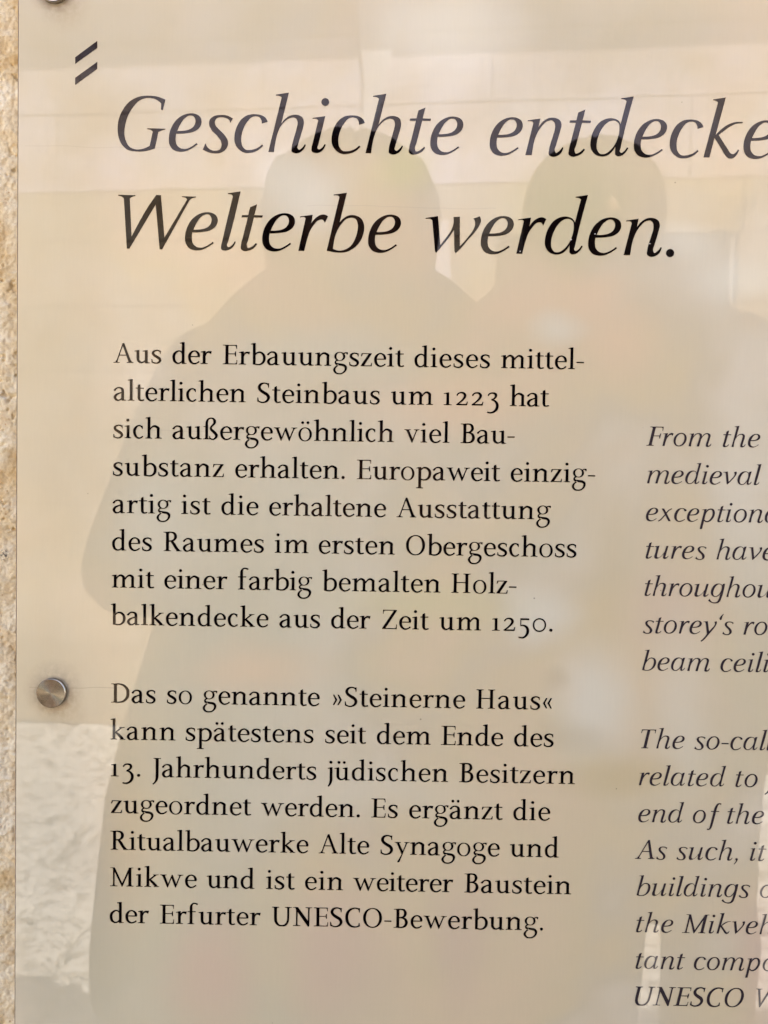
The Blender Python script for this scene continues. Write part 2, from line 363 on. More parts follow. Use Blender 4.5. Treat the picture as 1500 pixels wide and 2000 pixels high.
rom('k', 200, STEM(38, 8, 285), FLG(38, 285, 28), FS(53, 43), RB([(66, 88, 12), (104, 122, 15), (150, 160, 13)]), PG("118,170c 192,170c 192,162c 165,158 150,150c 135,152c", n=3),
    RB([(78, 100, 20), (120, 58, 31), (162, 14, 30)]), PG("130,0c 202,0c 202,8c 180,14 172,26c 150,14c 130,8c", n=3))
rom('l', 98, STEM(36, 8, 285), FLG(36, 285, 28), FS(51, 43))
rom('m', 330, STEM(37, 8, 172), FLG(37, 172, 28), _arch(62, 160), SH(_arch(62, 160), 116), FS(52, 42), FS(161, 42), FS(277, 43))
rom('n', 225, STEM(37, 8, 172), FLG(37, 172, 28), _arch(62, 170), FS(52, 43), FS(171, 44))
rom('o', 200, RG(100, 85, 86, 93, 56, 81))
rom('p', 208, STEM(37, -105, 172), FLG(37, 172, 28), FS(52, 44, y=-110),
    RB([(60, 130, 9), (80, 152, 12), (106, 165, 17), (142, 158, 23), (174, 128, 30), (182, 85, 32), (170, 38, 27), (138, 8, 18), (100, 2, 14), (60, 14, 14)]))
rom('r', 144, STEM(37, 8, 172), FLG(37, 172, 28), FS(52, 46), RB([(64, 110, 9), (80, 142, 14), (102, 158, 20), (132, 155, 26)]), PG("112,168c 148,172c 140,132c 128,136c 118,146c", n=3))
rom('s', 146, RB([(122, 156, 11), (104, 167, 12), (75, 170, 13), (42, 156, 23), (32, 128, 27), (50, 104, 29), (84, 84, 32), (114, 62, 30), (121, 36, 27), (102, 10, 20), (72, 2, 13), (44, 6, 12), (20, 18, 11)]),
    PG("112,166c 130,170c 131,128c 121,128c 118,148c", n=2), PG("13,54c 22,54c 27,28c 30,8c 12,10c", n=2))
rom('t', 116, STEM(36, 36, 200), PG("36,195c 67,190c 67,222c 36,208c", n=2), BX(8, 161, 112, 174),
    RB([(51.5, 60, 31), (54, 28, 30), (66, 9, 22), (86, 5, 13), (116, 12, 9)]))
_u = RB([(52, 150, 31), (52, 70, 31), (58, 35, 30), (78, 13, 23), (104, 8, 16), (136, 22, 13), (158, 52, 10)])
rom('u', 210, FLG(37, 172, 28), STEM(37, 60, 165), _u, STEM(143, 10, 172), FLG(143, 172, 28), PG("143,40c 174,40c 176,20 184,12 206,9c 206,2c 170,-3 148,-3 143,4c", n=3))
rom('v', 198, PG("28,166c 62,166c 112,46c 155,166c 170,166c 108,-4c 98,-4c"), PG("4,172c 86,172c 86,164c 66,158 58,150c 30,152c 18,162 4,164c", n=2), PG("126,172c 198,172c 198,164c 176,160 168,152c 152,152c 144,162 126,164c", n=2))
rom('w', 302, PG("28,166c 62,166c 108,46c 152,170c 166,170c 210,46c 256,166c 271,166c 208,-4c 198,-4c 150,122c 104,-4c 94,-4c"),
    PG("4,172c 86,172c 86,164c 66,158 58,150c 30,152c 18,162 4,164c", n=2), PG("228,172c 304,172c 304,164c 280,160 268,152c 252,152c 246,162 228,164c", n=2))
rom('y', 198, PG("28,166c 62,166c 112,52c 155,166c 170,166c 72,-96c 44,-96c 96,4c"), PG("4,172c 86,172c 86,164c 66,158 58,150c 30,152c 18,162 4,164c", n=2), PG("126,172c 198,172c 198,164c 176,160 168,152c 152,152c 144,162 126,164c", n=2), PG("40,-104c 66,-104c 74,-90c 52,-88c", n=1))
rom('z', 158, BX(22, 162, 146, 172), PG("108,166c 148,166c 50,8c 8,8c", n=1), BX(8, 0, 146, 11), PG("18,172c 28,172c 30,150 24,138 18,130c 10,130c", n=2), PG("136,4c 148,4c 152,46c 143,46c 138,24 130,11c", n=2))
rom('\u00df', 208, STEM(37, 8, 190), FS(52, 44), BX(12, 163, 52, 173),
    RB([(52.5, 170, 31), (54, 225, 28), (70, 266, 19), (104, 282, 14), (138, 272, 23), (154, 240, 31), (146, 208, 26), (122, 180, 20), (106, 156, 22), (112, 130, 28), (146, 98, 32), (176, 62, 32), (172, 28, 27), (142, 3, 16), (112, 4, 13), (88, 22, 15)]), PG("84,40c 96,44c 102,14c 88,8c", n=1))
ROM['\u00f6'] = (200, ROM['o'][1] + DOT(66, 240, 19) + DOT(134, 240, 19))
ROM['\u00e4'] = (179, ROM['a'][1] + DOT(50, 240, 19) + DOT(118, 240, 19))
ROM['\u00fc'] = (210, ROM['u'][1] + DOT(66, 240, 19) + DOT(134, 240, 19))
rom('.', 76, DOT(38, 18, 21)); rom('-', 112, BX(10, 80, 102, 97))
_g = PG("12,170c 31,170c 68,104c 68,96c 31,30c 12,30c 43,100c", n=1)
rom('\u00bb', 148, SH(_g, 0, -14), SH(_g, 58, -14))
_g2 = PG("68,170c 49,170c 12,104c 12,96c 49,30c 68,30c 37,100c", n=1)
rom('\u00ab', 146, SH(_g2, 4, -14), SH(_g2, 62, -14))
# old-style figures
rom('1', 146, STEM(56, 8, 168, 30), FLG(56, 168, 34, 30), FS(71, 50, 30))
rom('2', 176, RB([(20, 128, 10), (38, 156, 14), (72, 168, 15), (108, 158, 26), (124, 128, 30), (108, 90, 24), (66, 46, 17), (20, 10, 14)]), BX(12, 0, 150, 20), PG("140,4c 152,4c 160,50c 148,52c 142,30 132,20c", n=2))
rom('3', 172, RB([(20, 132, 11), (40, 158, 15), (76, 169, 16), (112, 158, 27), (122, 130, 28), (102, 98, 20), (64, 78, 11)]),
    RB([(64, 80, 11), (110, 62, 22), (138, 20, 31), (134, -36, 32), (100, -78, 24), (56, -93, 17), (14, -86, 12)]))
rom('5', 172, BX(42, 148, 150, 172), PG("36,172c 48,172c 48,70c 36,70c", n=1), RB([(38, 74, 11), (78, 76, 17), (118, 52, 28), (134, 6, 32), (120, -48, 28), (78, -86, 19), (16, -84, 14)]))
rom('0', 196, RG(98, 85, 85, 93, 66, 74))
# capitals
CS = 33
def BK(x, y0, y1, d):   # beak serif on a thin horizontal arm: x tip, from y0 (arm) to y1
    return PG(f"{x-14*d},{y0}c {x},{y0}c {x+3*d},{y1}c {x-7*d},{y1}c {x-12*d},{(y0*2+y1)/3} {x-28*d},{y0+(10 if y1>y0 else -10)}c", n=3)
rom('A', 262, PG("122,262c 142,262c 236,10c 200,10c 124,224c 54,10c 38,10c", n=1), BX(80, 96, 182, 108), FS(46, 40, 16), FS(218, 42, 34))
rom('B', 212, STEM(50, 8, 250, CS), FS(66, 52, CS, l=52, r=20), FS(66, 52, CS, 258, -1, l=52, r=20),
    RB([(66, 252, 12), (110, 252, 13), (148, 240, 24), (164, 198, 32), (148, 158, 24), (110, 142, 12), (70, 139, 11)]),
    RB([(70, 139, 10), (120, 136, 12), (162, 118, 26), (178, 72, 34), (160, 26, 27), (116, 6, 13), (66, 6, 12)]))
rom('C', 226, RB([(196, 238, 12), (166, 254, 13), (126, 256, 16), (80, 236, 25), (44, 190, 32), (34, 130, 34), (46, 66, 32), (82, 18, 25), (130, 0, 16), (170, 4, 13), (200, 20, 12)]),
    PG("180,258c 202,258c 203,200c 192,200c 186,232c", n=1), PG("190,56c 200,56c 206,8c 186,10c", n=1))
rom('D', 262, STEM(50, 8, 250, CS), FS(66, 52, CS, l=52, r=20), FS(66, 52, CS, 258, -1, l=52, r=20),
    RB([(66, 252, 12), (118, 252, 14), (176, 232, 24), (218, 185, 32), (228, 130, 34), (218, 72, 32), (176, 24, 24), (118, 6, 14), (66, 6, 12)]))
rom('E', 208, STEM(50, 8, 250, CS), FS(66, 52, CS, l=52, r=20), FS(66, 52, CS, 258, -1, l=52, r=20), BX(66, 247, 192, 258), BX(66, 0, 194, 11), BX(66, 133, 176, 144),
    BK(193, 258, 208, 1), BK(196, 0, 58, 1), PG("165,138c 174,104c 183,104c 183,172c 174,172c", n=1))
rom('F', 190, STEM(50, 8, 250, CS), FS(66, 46, CS), FS(66, 52, CS, 258, -1, l=52, r=20), BX(66, 247, 184, 258), BX(66, 128, 166, 139), BK(185, 258, 205, 1), PG("155,133c 164,98c 173,98c 173,168c 164,168c", n=1))
rom('H', 272, STEM(44, 8, 250, CS), STEM(192, 8, 250, CS), FS(60, 46, CS), FS(60, 46, CS, 258, -1), FS(209, 46, CS), FS(209, 46, CS, 258, -1), BX(66, 132, 202, 144))
rom('J', 110, STEM(44, 60, 250, CS), FS(60, 48, CS, 258, -1), RB([(60.5, 80, 33), (60, 10, 33), (52, -40, 26), (30, -76, 17), (6, -98, 10)]))
rom('M', 334, STEM(52, 10, 240, 16), PG("38,258c 72,258c 172,40c 172,-4c 164,-4c 58,226c", n=1), PG("160,0c 172,-4c 270,226c 270,258c 258,258c 168,40c", n=1), STEM(252, 10, 250, CS),
    FS(60, 48, 16), FS(269, 46, CS), PG("14,258c 60,258c 60,236c 40,250 14,250c", n=2), PG("262,258c 312,258c 312,250c 290,248 285,236c 262,236c", n=2))
rom('N', 262, STEM(54, 10, 240, 15), PG("40,258c 76,258c 222,50c 222,-6c 206,-6c 54,216c", n=1), STEM(208, 0, 248, 15), FS(61, 46, 15), PG("12,258c 60,258c 60,230c 44,248 12,250c", n=2), FS(216, 42, 15, 258, -1))
rom('O', 272, RG(136, 129, 122, 136, 86, 122))
rom('R', 248, STEM(50, 8, 250, CS), FS(66, 48, CS), FS(66, 52, CS, 258, -1, l=52, r=20),
    RB([(66, 252, 12), (112, 252, 14), (154, 238, 26), (170, 196, 33), (154, 156, 25), (118, 138, 13), (70, 133, 11)]),
    RB([(114, 138, 20), (140, 108, 31), (176, 48, 33), (206, 10, 30)]), PG("178,0c 250,0c 250,8c 226,14 214,32c 186,20c", n=2))
rom('S', 186, RB([(150, 236, 12), (126, 252, 13), (92, 257, 15), (52, 240, 27), (34, 202, 33), (50, 164, 33), (94, 132, 36), (134, 106, 36), (154, 66, 33), (136, 24, 26), (98, 3, 16), (60, 2, 14), (24, 18, 14)]),
    PG("140,256c 160,258c 158,198c 148,198c 144,226c", n=1), PG("12,66c 22,66c 30,30c 34,6c 12,10c", n=1))
rom('T', 216, STEM(90, 8, 250, CS), FS(106, 46, CS), BX(14, 247, 200, 258), BK(16, 258, 208, -1), BK(198, 258, 208, 1))
rom('U', 266, RB([(58, 240, 33), (58, 110, 33), (66, 50, 31), (98, 10, 22), (140, 0, 15), (184, 10, 22), (214, 50, 24), (222, 110, 22), (222, 240, 21)]), FS(58, 46, CS, 258, -1), FS(222, 44, 22, 258, -1))
rom('V', 246, PG("30,250c 68,250c 132,60c 196,250c 212,250c 128,-5c 116,-5c", n=1), FS(50, 46, 34, 258, -1), FS(204, 40, 16, 258, -1))
rom('W', 330, PG("30,250c 64,250c 108,60c 164,258c 180,258c 232,60c 280,250c 296,250c 228,-5c 216,-5c 164,200c 108,-5c 94,-5c", n=1), FS(48, 44, 34, 258, -1), FS(288, 38, 16, 258, -1))
rom('Z', 210, BX(18, 247, 196, 258), PG("160,252c 200,252c 52,8c 8,8c", n=1), BX(8, 0, 196, 12), BK(20, 258, 206, -1), BK(197, 0, 62, 1))

# italic lower case, outlines in a 5x enlargement (y down), base = baseline row
def ita(ch, x0, x1, base, *conts, fl=True):
    def cv(P): return [(x-x0, base-y) for x, y in P]
    ITA[ch] = (x1-x0, [(cv(o), [cv(h) for h in hs]) for c in conts for o, hs in c])
ita('G', 20, 530, 617, PG("512,125c 488,225c 470,225c 472,160c 455,146 410,120 340,110 260,135 190,210 145,290 120,380 113,460 130,530 165,585 225,608 300,600 362,572c 392,434c 378,423 335,411c 338,402c 515,405c 515,412c 465,428 446,438c 412,598c 330,622 225,628 140,610 75,540 48,430 55,330 95,230 165,145 250,100 350,88 440,98"))
ita('e', 112, 463, 617, PG("200,452c 300,446 380,427 430,387 448,335 432,285 395,261 345,253 270,270 200,320 150,400 130,480 135,555 170,605 230,626 290,621 350,595 412,552c 400,540c 350,575 290,598 240,590 205,555 195,505", "210,425c 235,370 280,305 330,275 365,280 386,310 385,350 365,385 320,412 260,423"))
ita('s', 881, 1167, 617, PG("1170,298c 1145,342c 1130,310 1090,292 1050,288 1010,300 994,330 1000,365 1035,405 1090,460 1120,510 1122,560 1095,605 1050,632 1000,638 940,630 878,602c 905,540c 925,580 960,605 1005,612 1045,598 1060,565 1055,520 1020,470 960,410 938,360 945,310 980,280 1050,265 1110,270"))
ita('c', 522, 853, 635, PG("862,345c 805,362c 802,335 785,305 755,293 710,300 660,350 620,430 605,510 615,575 650,615 700,618 760,600 810,563c 822,576c 770,620 700,645 640,645 580,610 545,555 540,480 560,400 600,330 660,285 740,272 810,285 845,310"))
ita('h', 398, 805, 635, PG("610,60c 538,360c 580,310 640,277 700,275 745,300 758,340 750,400 732,465 705,560 699,595 715,610 742,593 770,557c 780,563c 760,605 725,635 675,645 645,630 643,590 655,530 690,400 698,350 685,312 655,300 610,312 560,352 525,400 508,440 470,635c 415,635c 540,108c 530,100 482,90c 483,81c"))
_nb = "603,345c 650,287 710,255 765,255 812,280 826,320 815,380 780,510 766,572 778,592 803,578 840,535c 850,541c 830,590 790,622 735,628 708,608 710,565 745,430 765,345 758,300 735,280 690,287 640,330 600,388 583,425"
ita('n', 463, 872, 617, PG("618,262c " + _nb + " 543,617c 480,617c 553,305c 545,295 497,291c 497,282c"))
ita('m', 463, 1094, 617, PG("618,262c 603,345c 650,287 710,255 765,255 812,280 826,320 815,380c 756,617c 694,617c 752,400 765,345 758,300 735,280 690,287 640,330 600,388 583,425 543,617c 480,617c 553,305c 545,295 497,291c 497,282c"), SH(PG(_nb), 222, 0))
ita('i', 805, 1010, 640, PG("965,288c 900,565 892,598 906,610 930,598 962,558c 973,563c 950,610 915,638 870,645 838,630 835,595 848,540 897,330c 890,322 842,314c 843,305c"), DOT(963, 152, 38))
ita('t', 872, 1092, 617, PG("1058,170c 1033,275c 1115,277c 1110,299c 1028,299c 975,515 961,568 973,595 1000,588 1050,547c 1062,558c 1030,597 980,621 935,626 905,606 905,565 925,480 968,299c 907,299c 912,277c 973,275c 990,200c"))
_bowl = "308,330c 290,300 240,276 180,277 110,310 55,380 22,480 22,560 60,620 120,643 180,635 228,600 262,548c 260,600 262,622 280,638 320,635 360,605 388,561c 376,552c 345,592 318,606 306,592 312,560"
_hole = "298,370 290,322 255,298 205,302 150,345 105,420 80,510 85,580 115,618 160,618 210,585 260,520 286,455"
ita('d', -6, 427, 640, PG("430,62c " + "312,560 306,592 318,606 345,592 376,552c 388,561c 360,605 320,635 280,638 262,622 260,600 262,548c 228,600 180,635 120,643 60,620 22,560 22,480 55,380 110,310 180,277 240,276 290,300 308,330c 362,108c 350,98 308,89c 310,81c", _hole))
ita('a', -6, 427, 640, PG("384,275c 312,560 306,592 318,606 345,592 376,552c 388,561c 360,605 320,635 280,638 262,622 260,600 262,548c 228,600 180,635 120,643 60,620 22,560 22,480 55,380 110,310 180,277 240,276 290,297 312,318c 326,282c", _hole))
ita('g', -6, 400, 640, PG("384,275c 290,690 262,760 210,805 130,822 50,805 -50,748c -10,695c 20,750 70,786 130,790 185,770 215,720 262,548c 228,600 180,635 120,643 60,620 22,560 22,480 55,380 110,310 180,277 240,276 290,297 312,318c 326,282c", _hole))
ita('k', 853, 1244, 637, PG("1075,58c 985,420c 1050,355 1110,315 1165,295 1246,291c 1243,304c 1180,311 1120,340 1070,376 1015,421c 1100,545 1140,598 1160,603 1182,588 1205,555c 1215,564c 1190,615 1150,645 1110,640 1080,610 1040,545 975,448c 930,637c 872,637c 1000,108c 990,98 952,87c 953,78c"))
ita('l', 1030, 1206, 640, PG("1233,70c 1115,560 1104,598 1118,613 1145,600 1180,555c 1190,562c 1165,610 1120,640 1080,647 1050,635 1048,600 1060,545 1158,118c 1150,107 1108,99c 1110,89c"))
ita('r', 398, 670, 650, PG("552,298c 538,382c 580,330 630,298 670,295 702,312c 672,375c 650,345 610,350 565,395 525,460 508,510 473,650c 415,650c 483,333c 475,325 427,326c 430,316c"))
ita('b', 670, 1074, 650, PG("880,80c 812,370c 855,325 910,298 970,300 1025,330 1052,390 1048,470 1010,560 950,620 880,655 800,662 690,645c 808,122c 798,112 750,109c 752,100c", "750,625c 800,642 860,635 920,600 965,530 988,450 990,380 970,335 930,322 880,335 830,385 790,450"))
ita('w', 40, 580, 620, PG("52,284c 172,265c 198,545c 260,465 310,385 325,330 323,272c 385,268c 390,555c 460,475 515,400 535,345 532,305 518,284c 580,262c 592,300 580,345 540,410 470,490 400,575 360,615c 350,622c 338,605c 330,395c 290,460 220,550 170,610c 158,622c 148,605c 117,308c 107,299 52,293c"))
ita('v', 40, 400, 620, PG("52,284c 172,265c 200,545c 270,465 330,390 350,335 342,300 330,284c 392,262c 404,300 392,345 350,415 280,500 215,572 172,612c 158,622c 148,605c 117,308c 107,299 52,293c"))
ita('y', 40, 420, 620, PG("52,284c 172,265c 212,545c 280,465 340,390 360,335 352,300 340,284c 402,262c 414,300 402,345 370,410 300,510 200,640 90,775 20,835c -5,812c 40,770 110,690 158,612c 117,308c 107,299 52,293c"))
ita('W', 30, 690, 637, PG("52,115c 220,117c 220,125c 185,136 165,150c 185,520c 405,140 425,113c 470,113c 508,525c 728,152c 718,140 678,130c 678,121c 814,123c 812,132c 775,142 752,158c 487,640c 462,640c 420,205c 165,637c 140,637c 107,150c 95,138 52,125c"))
ita('.', 1180, 1320, 650, DOT(1243, 614, 40)); ITA['.'] = (140, DOT(63, 26, 40))
ITA['o'] = (395, [(EL(196, 178, 168, 186, .17, p=2.05), [EL(196, 178, 108, 160, .2, p=2.05)])])
ITA['u'] = (420, PG("18,330c 20,320c 68,312 76,302c 40,140 18,60 30,10 70,-8 120,5 190,50 262,140c 250,60 250,20 275,-5 320,0 365,35 392,75c 380,84c 350,48 324,34 310,48 320,90 385,350c 330,350c 290,200c 240,120 180,55 130,28 98,40 92,80 105,150 150,352c"))
ITA['p'] = (420, PG("0,-200c 62,-200c 110,20c 150,-8 200,-12 260,10 330,80 380,180 385,270 350,345 290,365 220,350 160,290c 172,350c 50,330c 52,320c 100,314 108,302c", "118,60c 180,22 230,40 290,110 325,200 325,280 300,325 260,330 210,300 160,230 135,150"))
ITA['x'] = (380, PG("70,345c 135,345c 315,0c 250,0c") + RB([(-10, -2, 22), (60, 50, 26), (160, 170, 24), (250, 290, 26), (340, 345, 22)]))
ITA['f'] = (290, SH(RB([(-40, -165, 36), (0, -172, 28), (40, -140, 40), (75, -40, 56), (150, 300, 60), (185, 440, 58), (230, 525, 42), (280, 545, 28), (318, 530, 34)]) + BX(50, 318, 270, 342), 45))
ITA[','] = (140, PG("30,50c 75,62 100,45 92,5 60,-50 10,-110c -5,-100c 30,-50 50,0 40,20"))
ITA['-'] = (230, BX(20, 150, 205, 184))
ITA['\u2018'] = (130, PG("150,560c 160,552c 130,500 115,440 105,405 70,390 48,420 65,470 105,520"))
def skewcap(ch, k=2.02, w=None):
    W, S = ROM[ch]; ITA[ch] = ((W if w is None else w)*k+(50 if ch in 'AFTV' else 14), SH(S, 0, 0, k, .21))
for ch in "FTAMVUNESCOJ": skewcap(ch)
ITA['j'] = (200, SH(ROM['j'][1], 0, 0, 2.0, .21))

_gm = {}
def tri(shapes):
    """union of all outlines of a letter as triangles"""
    V = []; E = []
    def add(P):
        q = []
        for p in P:
            if not q or math.hypot(p[0]-q[-1][0], p[1]-q[-1][1]) > .4: q.append(p)
        if math.hypot(q[0][0]-q[-1][0], q[0][1]-q[-1][1]) < .4: q.pop()
        b = len(V)
        V.extend(Vector(p) for p in q)
        for i in range(len(q)): E.append((b+i, b+(i+1) % len(q)))
    for o, hs in shapes:
        add(o)
        for h in hs: add(h)
    v, e, f, _, _, _ = delaunay_2d_cdt(V, E, [], 0, .02)
    v = np.array([tuple(p) for p in v]); f = np.array([t for t in f if len(t) == 3])
    c = v[f].mean(1)
    def inside(P):
        P = np.array(P); Q = np.roll(P, -1, 0); x = c[:, 0:1]; y = c[:, 1:2]
        cond = ((P[:, 1] > y) != (Q[:, 1] > y))
        xi = (Q[:, 0]-P[:, 0])*(y-P[:, 1])/(Q[:, 1]-P[:, 1]+1e-12)+P[:, 0]
        return (cond & (x < xi)).sum(1) % 2 == 1
    ok = np.zeros(len(c), bool)
    for o, hs in shapes:
        m = inside(o)
        for h in hs: m &= ~inside(h)
        ok |= m
    a = v[f[:, 0]]; b = v[f[:, 1]]; d = v[f[:, 2]]
    ar = (b[:, 0]-a[:, 0])*(d[:, 1]-a[:, 1])-(b[:, 1]-a[:, 1])*(d[:, 0]-a[:, 0])
    ok &= np.abs(ar) > 1e-3
    f = f[ok]; ar = ar[ok]
    f = np.where(ar[:, None] > 0, f, f[:, ::-1])
    u, inv = np.unique(f, return_inverse=True)
    return v[u], inv.reshape(-1, 3)
def glyph(ch, it):
    k = (ch, it)
    if k not in _gm:
        w, s = (ITA if it else ROM)[ch]; v, f = tri(s); _gm[k] = (w, v, f)
    return _gm[k]
LINES = [
    (0, 0.0, [('Aus', -162.29, -134.25, 3), ('der', -127.75, -104.73, 3), ('Erbauungszeit', -98.23, 7.86, 13), ('dieses', 13.94, 58.01, 6), ('mittel-', 64.49, 112.78, 7)]),
    (0, -22.0, [('alterlichen', -162.05, -84.5, 11), ('Steinbaus', -77.69, -5.99, 9), ('um', 0.51, 25.18, 2), ('1223', 31.46, 63.6, 4), ('hat', 70.08, 93.01, 3)]),
    (0, -44.0, [('sich', -162.11, -133.7, 4), ('außergewöhnlich', -127.38, 2.64, 15), ('viel', 8.64, 35.13, 4), ('Bau-', 41.63, 73.29, 4)]),
    (0, -66.0, [('substanz', -162.17, -96.88, 8), ('erhalten.', -90.25, -25.87, 9), ('Europaweit', -18.86, 65.21, 10), ('einzig-', 71.4, 120.86, 7)]),
    (0, -88.0, [('artig', -162.22, -127.72, 5), ('ist', -121.69, -104.4, 3), ('die', -98.16, -76.36, 3), ('erhaltene', -70.04, -1.31, 9), ('Ausstattung', 4.81, 95.33, 11)]),
    (0, -110.0, [('des', -162.38, -138.91, 3), ('Raumes', -132.17, -72.9, 6), ('im', -66.47, -46.57, 2), ('ersten', -40.64, 4.14, 6), ('Obergeschoss', 10.66, 110.79, 12)]),
    (0, -132.0, [('mit', -162.44, -137.43, 3), ('einer', -131.38, -94.11, 5), ('farbig', -87.86, -44.28, 6), ('bemalten', -38.25, 31.29, 8), ('Holz-', 37.82, 75.95, 5)]),
    (0, -154.0, [('balkendecke', -162.81, -69.69, 11), ('aus', -63.24, -39.27, 3), ('der', -32.73, -9.58, 3), ('Zeit', -2.73, 24.82, 4), ('um', 30.96, 55.58, 2), ('1250.', 62.11, 97.65, 5)]),
    (0, -200.28, [('Das', -162.3, -135.99, 3), ('so', -129.31, -114.45, 2), ('genannte', -108.08, -38.88, 8), ('»Steinerne', -31.11, 47.04, 10), ('Haus«', 53.58, 98.18, 5)]),
    (0, -222.28, [('kann', -162.57, -124.07, 4), ('spätestens', -118.0, -42.23, 10), ('seit', -35.36, -11.11, 4), ('dem', -4.75, 27.04, 3), ('Ende', 33.3, 69.9, 4), ('des', 76.35, 99.63, 3)]),
    (0, -244.28, [('13.', -162.22, -144.78, 3), ('Jahrhunderts', -137.57, -40.33, 12), ('jüdischen', -33.56, 37.7, 9), ('Besitzern', 44.27, 112.57, 9)]),
    (0, -266.28, [('zugeordnet', -162.08, -78.66, 10), ('werden.', -72.98, -14.23, 7), ('Es', -7.45, 8.24, 2), ('ergänzt', 15.01, 70.41, 7), ('die', 76.68, 98.49, 3)]),
    (0, -288.28, [('Ritualbauwerke', -162.25, -44.44, 14), ('Alte', -38.35, -8.35, 4), ('Synagoge', -1.56, 69.0, 8), ('und', 75.07, 104.19, 3)]),
    (0, -310.28, [('Mikwe', -162.31, -110.62, 5), ('und', -104.62, -76.05, 3), ('ist', -69.25, -52.28, 3), ('ein', -46.19, -23.55, 3), ('weiterer', -17.77, 41.85, 8), ('Baustein', 48.44, 111.71, 8)]),
    (0, -332.28, [('der', -162.37, -139.03, 3), ('Erfurter', -132.41, -72.36, 8), ('UNESCO-Bewerbung.', -65.64, 95.66, 17)]),
    (1, -44.0, [('From', 150.26, 188.18, 4), ('the', 194.9, 216.64, 3)]),
    (1, -66.0, [('medieval', 151.12, 217.73, 8)]),
    (1, -88.0, [('exceptional', 150.94, 219.36, 9)]),
    (1, -110.0, [('tures', 151.35, 186.95, 5), ('have', 192.82, 219.43, 3)]),
    (1, -132.0, [('throughout', 151.22, 216.26, 8)]),
    (1, -154.0, [('storey‘s', 150.71, 203.93, 8), ('room', 209.76, 216.06, 1)]),
    (1, -176.0, [('beam', 150.79, 190.57, 4), ('ceiling', 196.79, 221.69, 4)]),
    (1, -222.28, [('The', 151.06, 176.82, 3), ('so-called', 182.58, 225.27, 6)]),
    (1, -244.28, [('related', 150.44, 201.65, 7), ('to', 207.36, 220.39, 2), ('J', 224.58, 233.27, 1)]),
    (1, -266.28, [('end', 150.51, 177.46, 3), ('of', 182.78, 199.49, 2), ('the', 203.03, 224.78, 3)]),
    (1, -288.28, [('As', 149.11, 168.18, 2), ('such,', 173.63, 209.97, 5), ('it', 217.08, 226.72, 2)]),
    (1, -310.28, [('buildings', 150.54, 217.65, 9), ('of', 223.49, 240.5, 2)]),
    (1, -332.28, [('the', 150.8, 172.77, 3), ('Mikveh', 177.96, 222.86, 5)]),
    (1, -354.28, [('tant', 150.99, 180.25, 4), ('component', 185.47, 224.77, 4)]),
    (1, -376.28, [('UNESCO', 151.09, 215.67, 6), ('W', 222.77, 240.78, 1)]),
    (2, 123.22, [('Geschichte', -160.73, 40.13, 10), ('entdecken', 55.58, 201.75, 7)]),
    (2, 66.41, [('Welterbe', -160.11, 4.86, 8), ('werden.', 19.18, 163.89, 7)]),
]

# ---------------------------------------------------------------- setting: lane, the sign's wall, the house across
def vnoise(x, y, seed, per=4096):
    xi = np.floor(x).astype(int); yi = np.floor(y).astype(int); fx = x-xi; fy = y-yi
    fx = fx*fx*(3-2*fx); fy = fy*fy*(3-2*fy)
    def h(a, b):
        n = (a*374761393 + b*668265263 + seed*69069) & 0x7fffffff
        n = ((n ^ (n >> 13))*1274126177) & 0x7fffffff
        return (n & 0xffff)/65535.0
    return (h(xi, yi)*(1-fx)+h(xi+1, yi)*fx)*(1-fy)+(h(xi, yi+1)*(1-fx)+h(xi+1, yi+1)*fx)*fy
def fbm(x, y, seed, o=4):
    s = 0; a = .5
    for i in range(o): s = s+a*vnoise(x*2**i+17*i, y*2**i+31*i, seed+i); a *= .5
    return s
def relief_block(x0, x1, z0, z1, step, yf, depth, amp, seed, taper=True):
    """a stone block whose face (towards -y) is a displaced grid, closed at the back"""
    nx = max(2, int((x1-x0)/step)+1); nz = max(2, int((z1-z0)/step)+1)
    X, Z = np.meshgrid(np.linspace(x0, x1, nx), np.linspace(z0, z1, nz))
    h = amp(X, Z)
    V = np.stack([X, yf-h, Z], -1).reshape(-1, 3)
    i = np.arange(nx*nz).reshape(nz, nx)
    F = np.stack([i[:-1, :-1], i[:-1, 1:], i[1:, 1:], i[1:, :-1]], -1).reshape(-1, 4)
    ring = np.concatenate([i[0, :], i[1:, -1], i[-1, :-1][::-1], i[1:-1, 0][::-1]])
    B = V[ring].copy(); B[:, 1] = yf+depth; n0 = len(V); V = np.vstack([V, B]); m = len(ring); k = np.arange(m)
    F = np.vstack([F, np.stack([ring, n0+k, n0+(k+1) % m, ring[(k+1) % m]], -1)])
    return V, F
WALL_Y = .017
def amp_fine(X, Z):
    h = .0026*fbm(X*55, Z*55, 3, 3) + .0016*fbm(X*230, Z*230, 9, 4) + .0011*fbm(X*560, Z*560, 21, 3)
    p = fbm(X*330, Z*330, 40, 2); g = fbm(X*40, Z*40, 50, 2)
    h = h - .0018*np.clip((p-.47)*7, 0, 1)*np.clip((g-.33)*6, 0, 1)
    return h-.005
wall = empty('stone_wall', (0, WALL_Y, 0)); tag(wall, 'rough pitted ochre limestone wall along the left edge, behind the glass sign', 'wall')
def add_rel(name, V, F, mat, parent, off=(0, 0, 0), sm=True):
    V = V-np.array(off); me = fast_mesh(name, V, F); return link(name, me, mat, parent, sm)
zl, zh = ZO-.43, ZO+.25
V, F = relief_block(-.262, -.196, zl, zh, .00055, WALL_Y, .2, amp_fine, 1)
add_rel('stone', V, F, M_WALL, wall, (0, WALL_Y, 0))
def amp_c(X, Z): return .006*fbm(X*9, Z*9, 5, 3)-.004 + .003*fbm(X*60, Z*60, 6, 3)
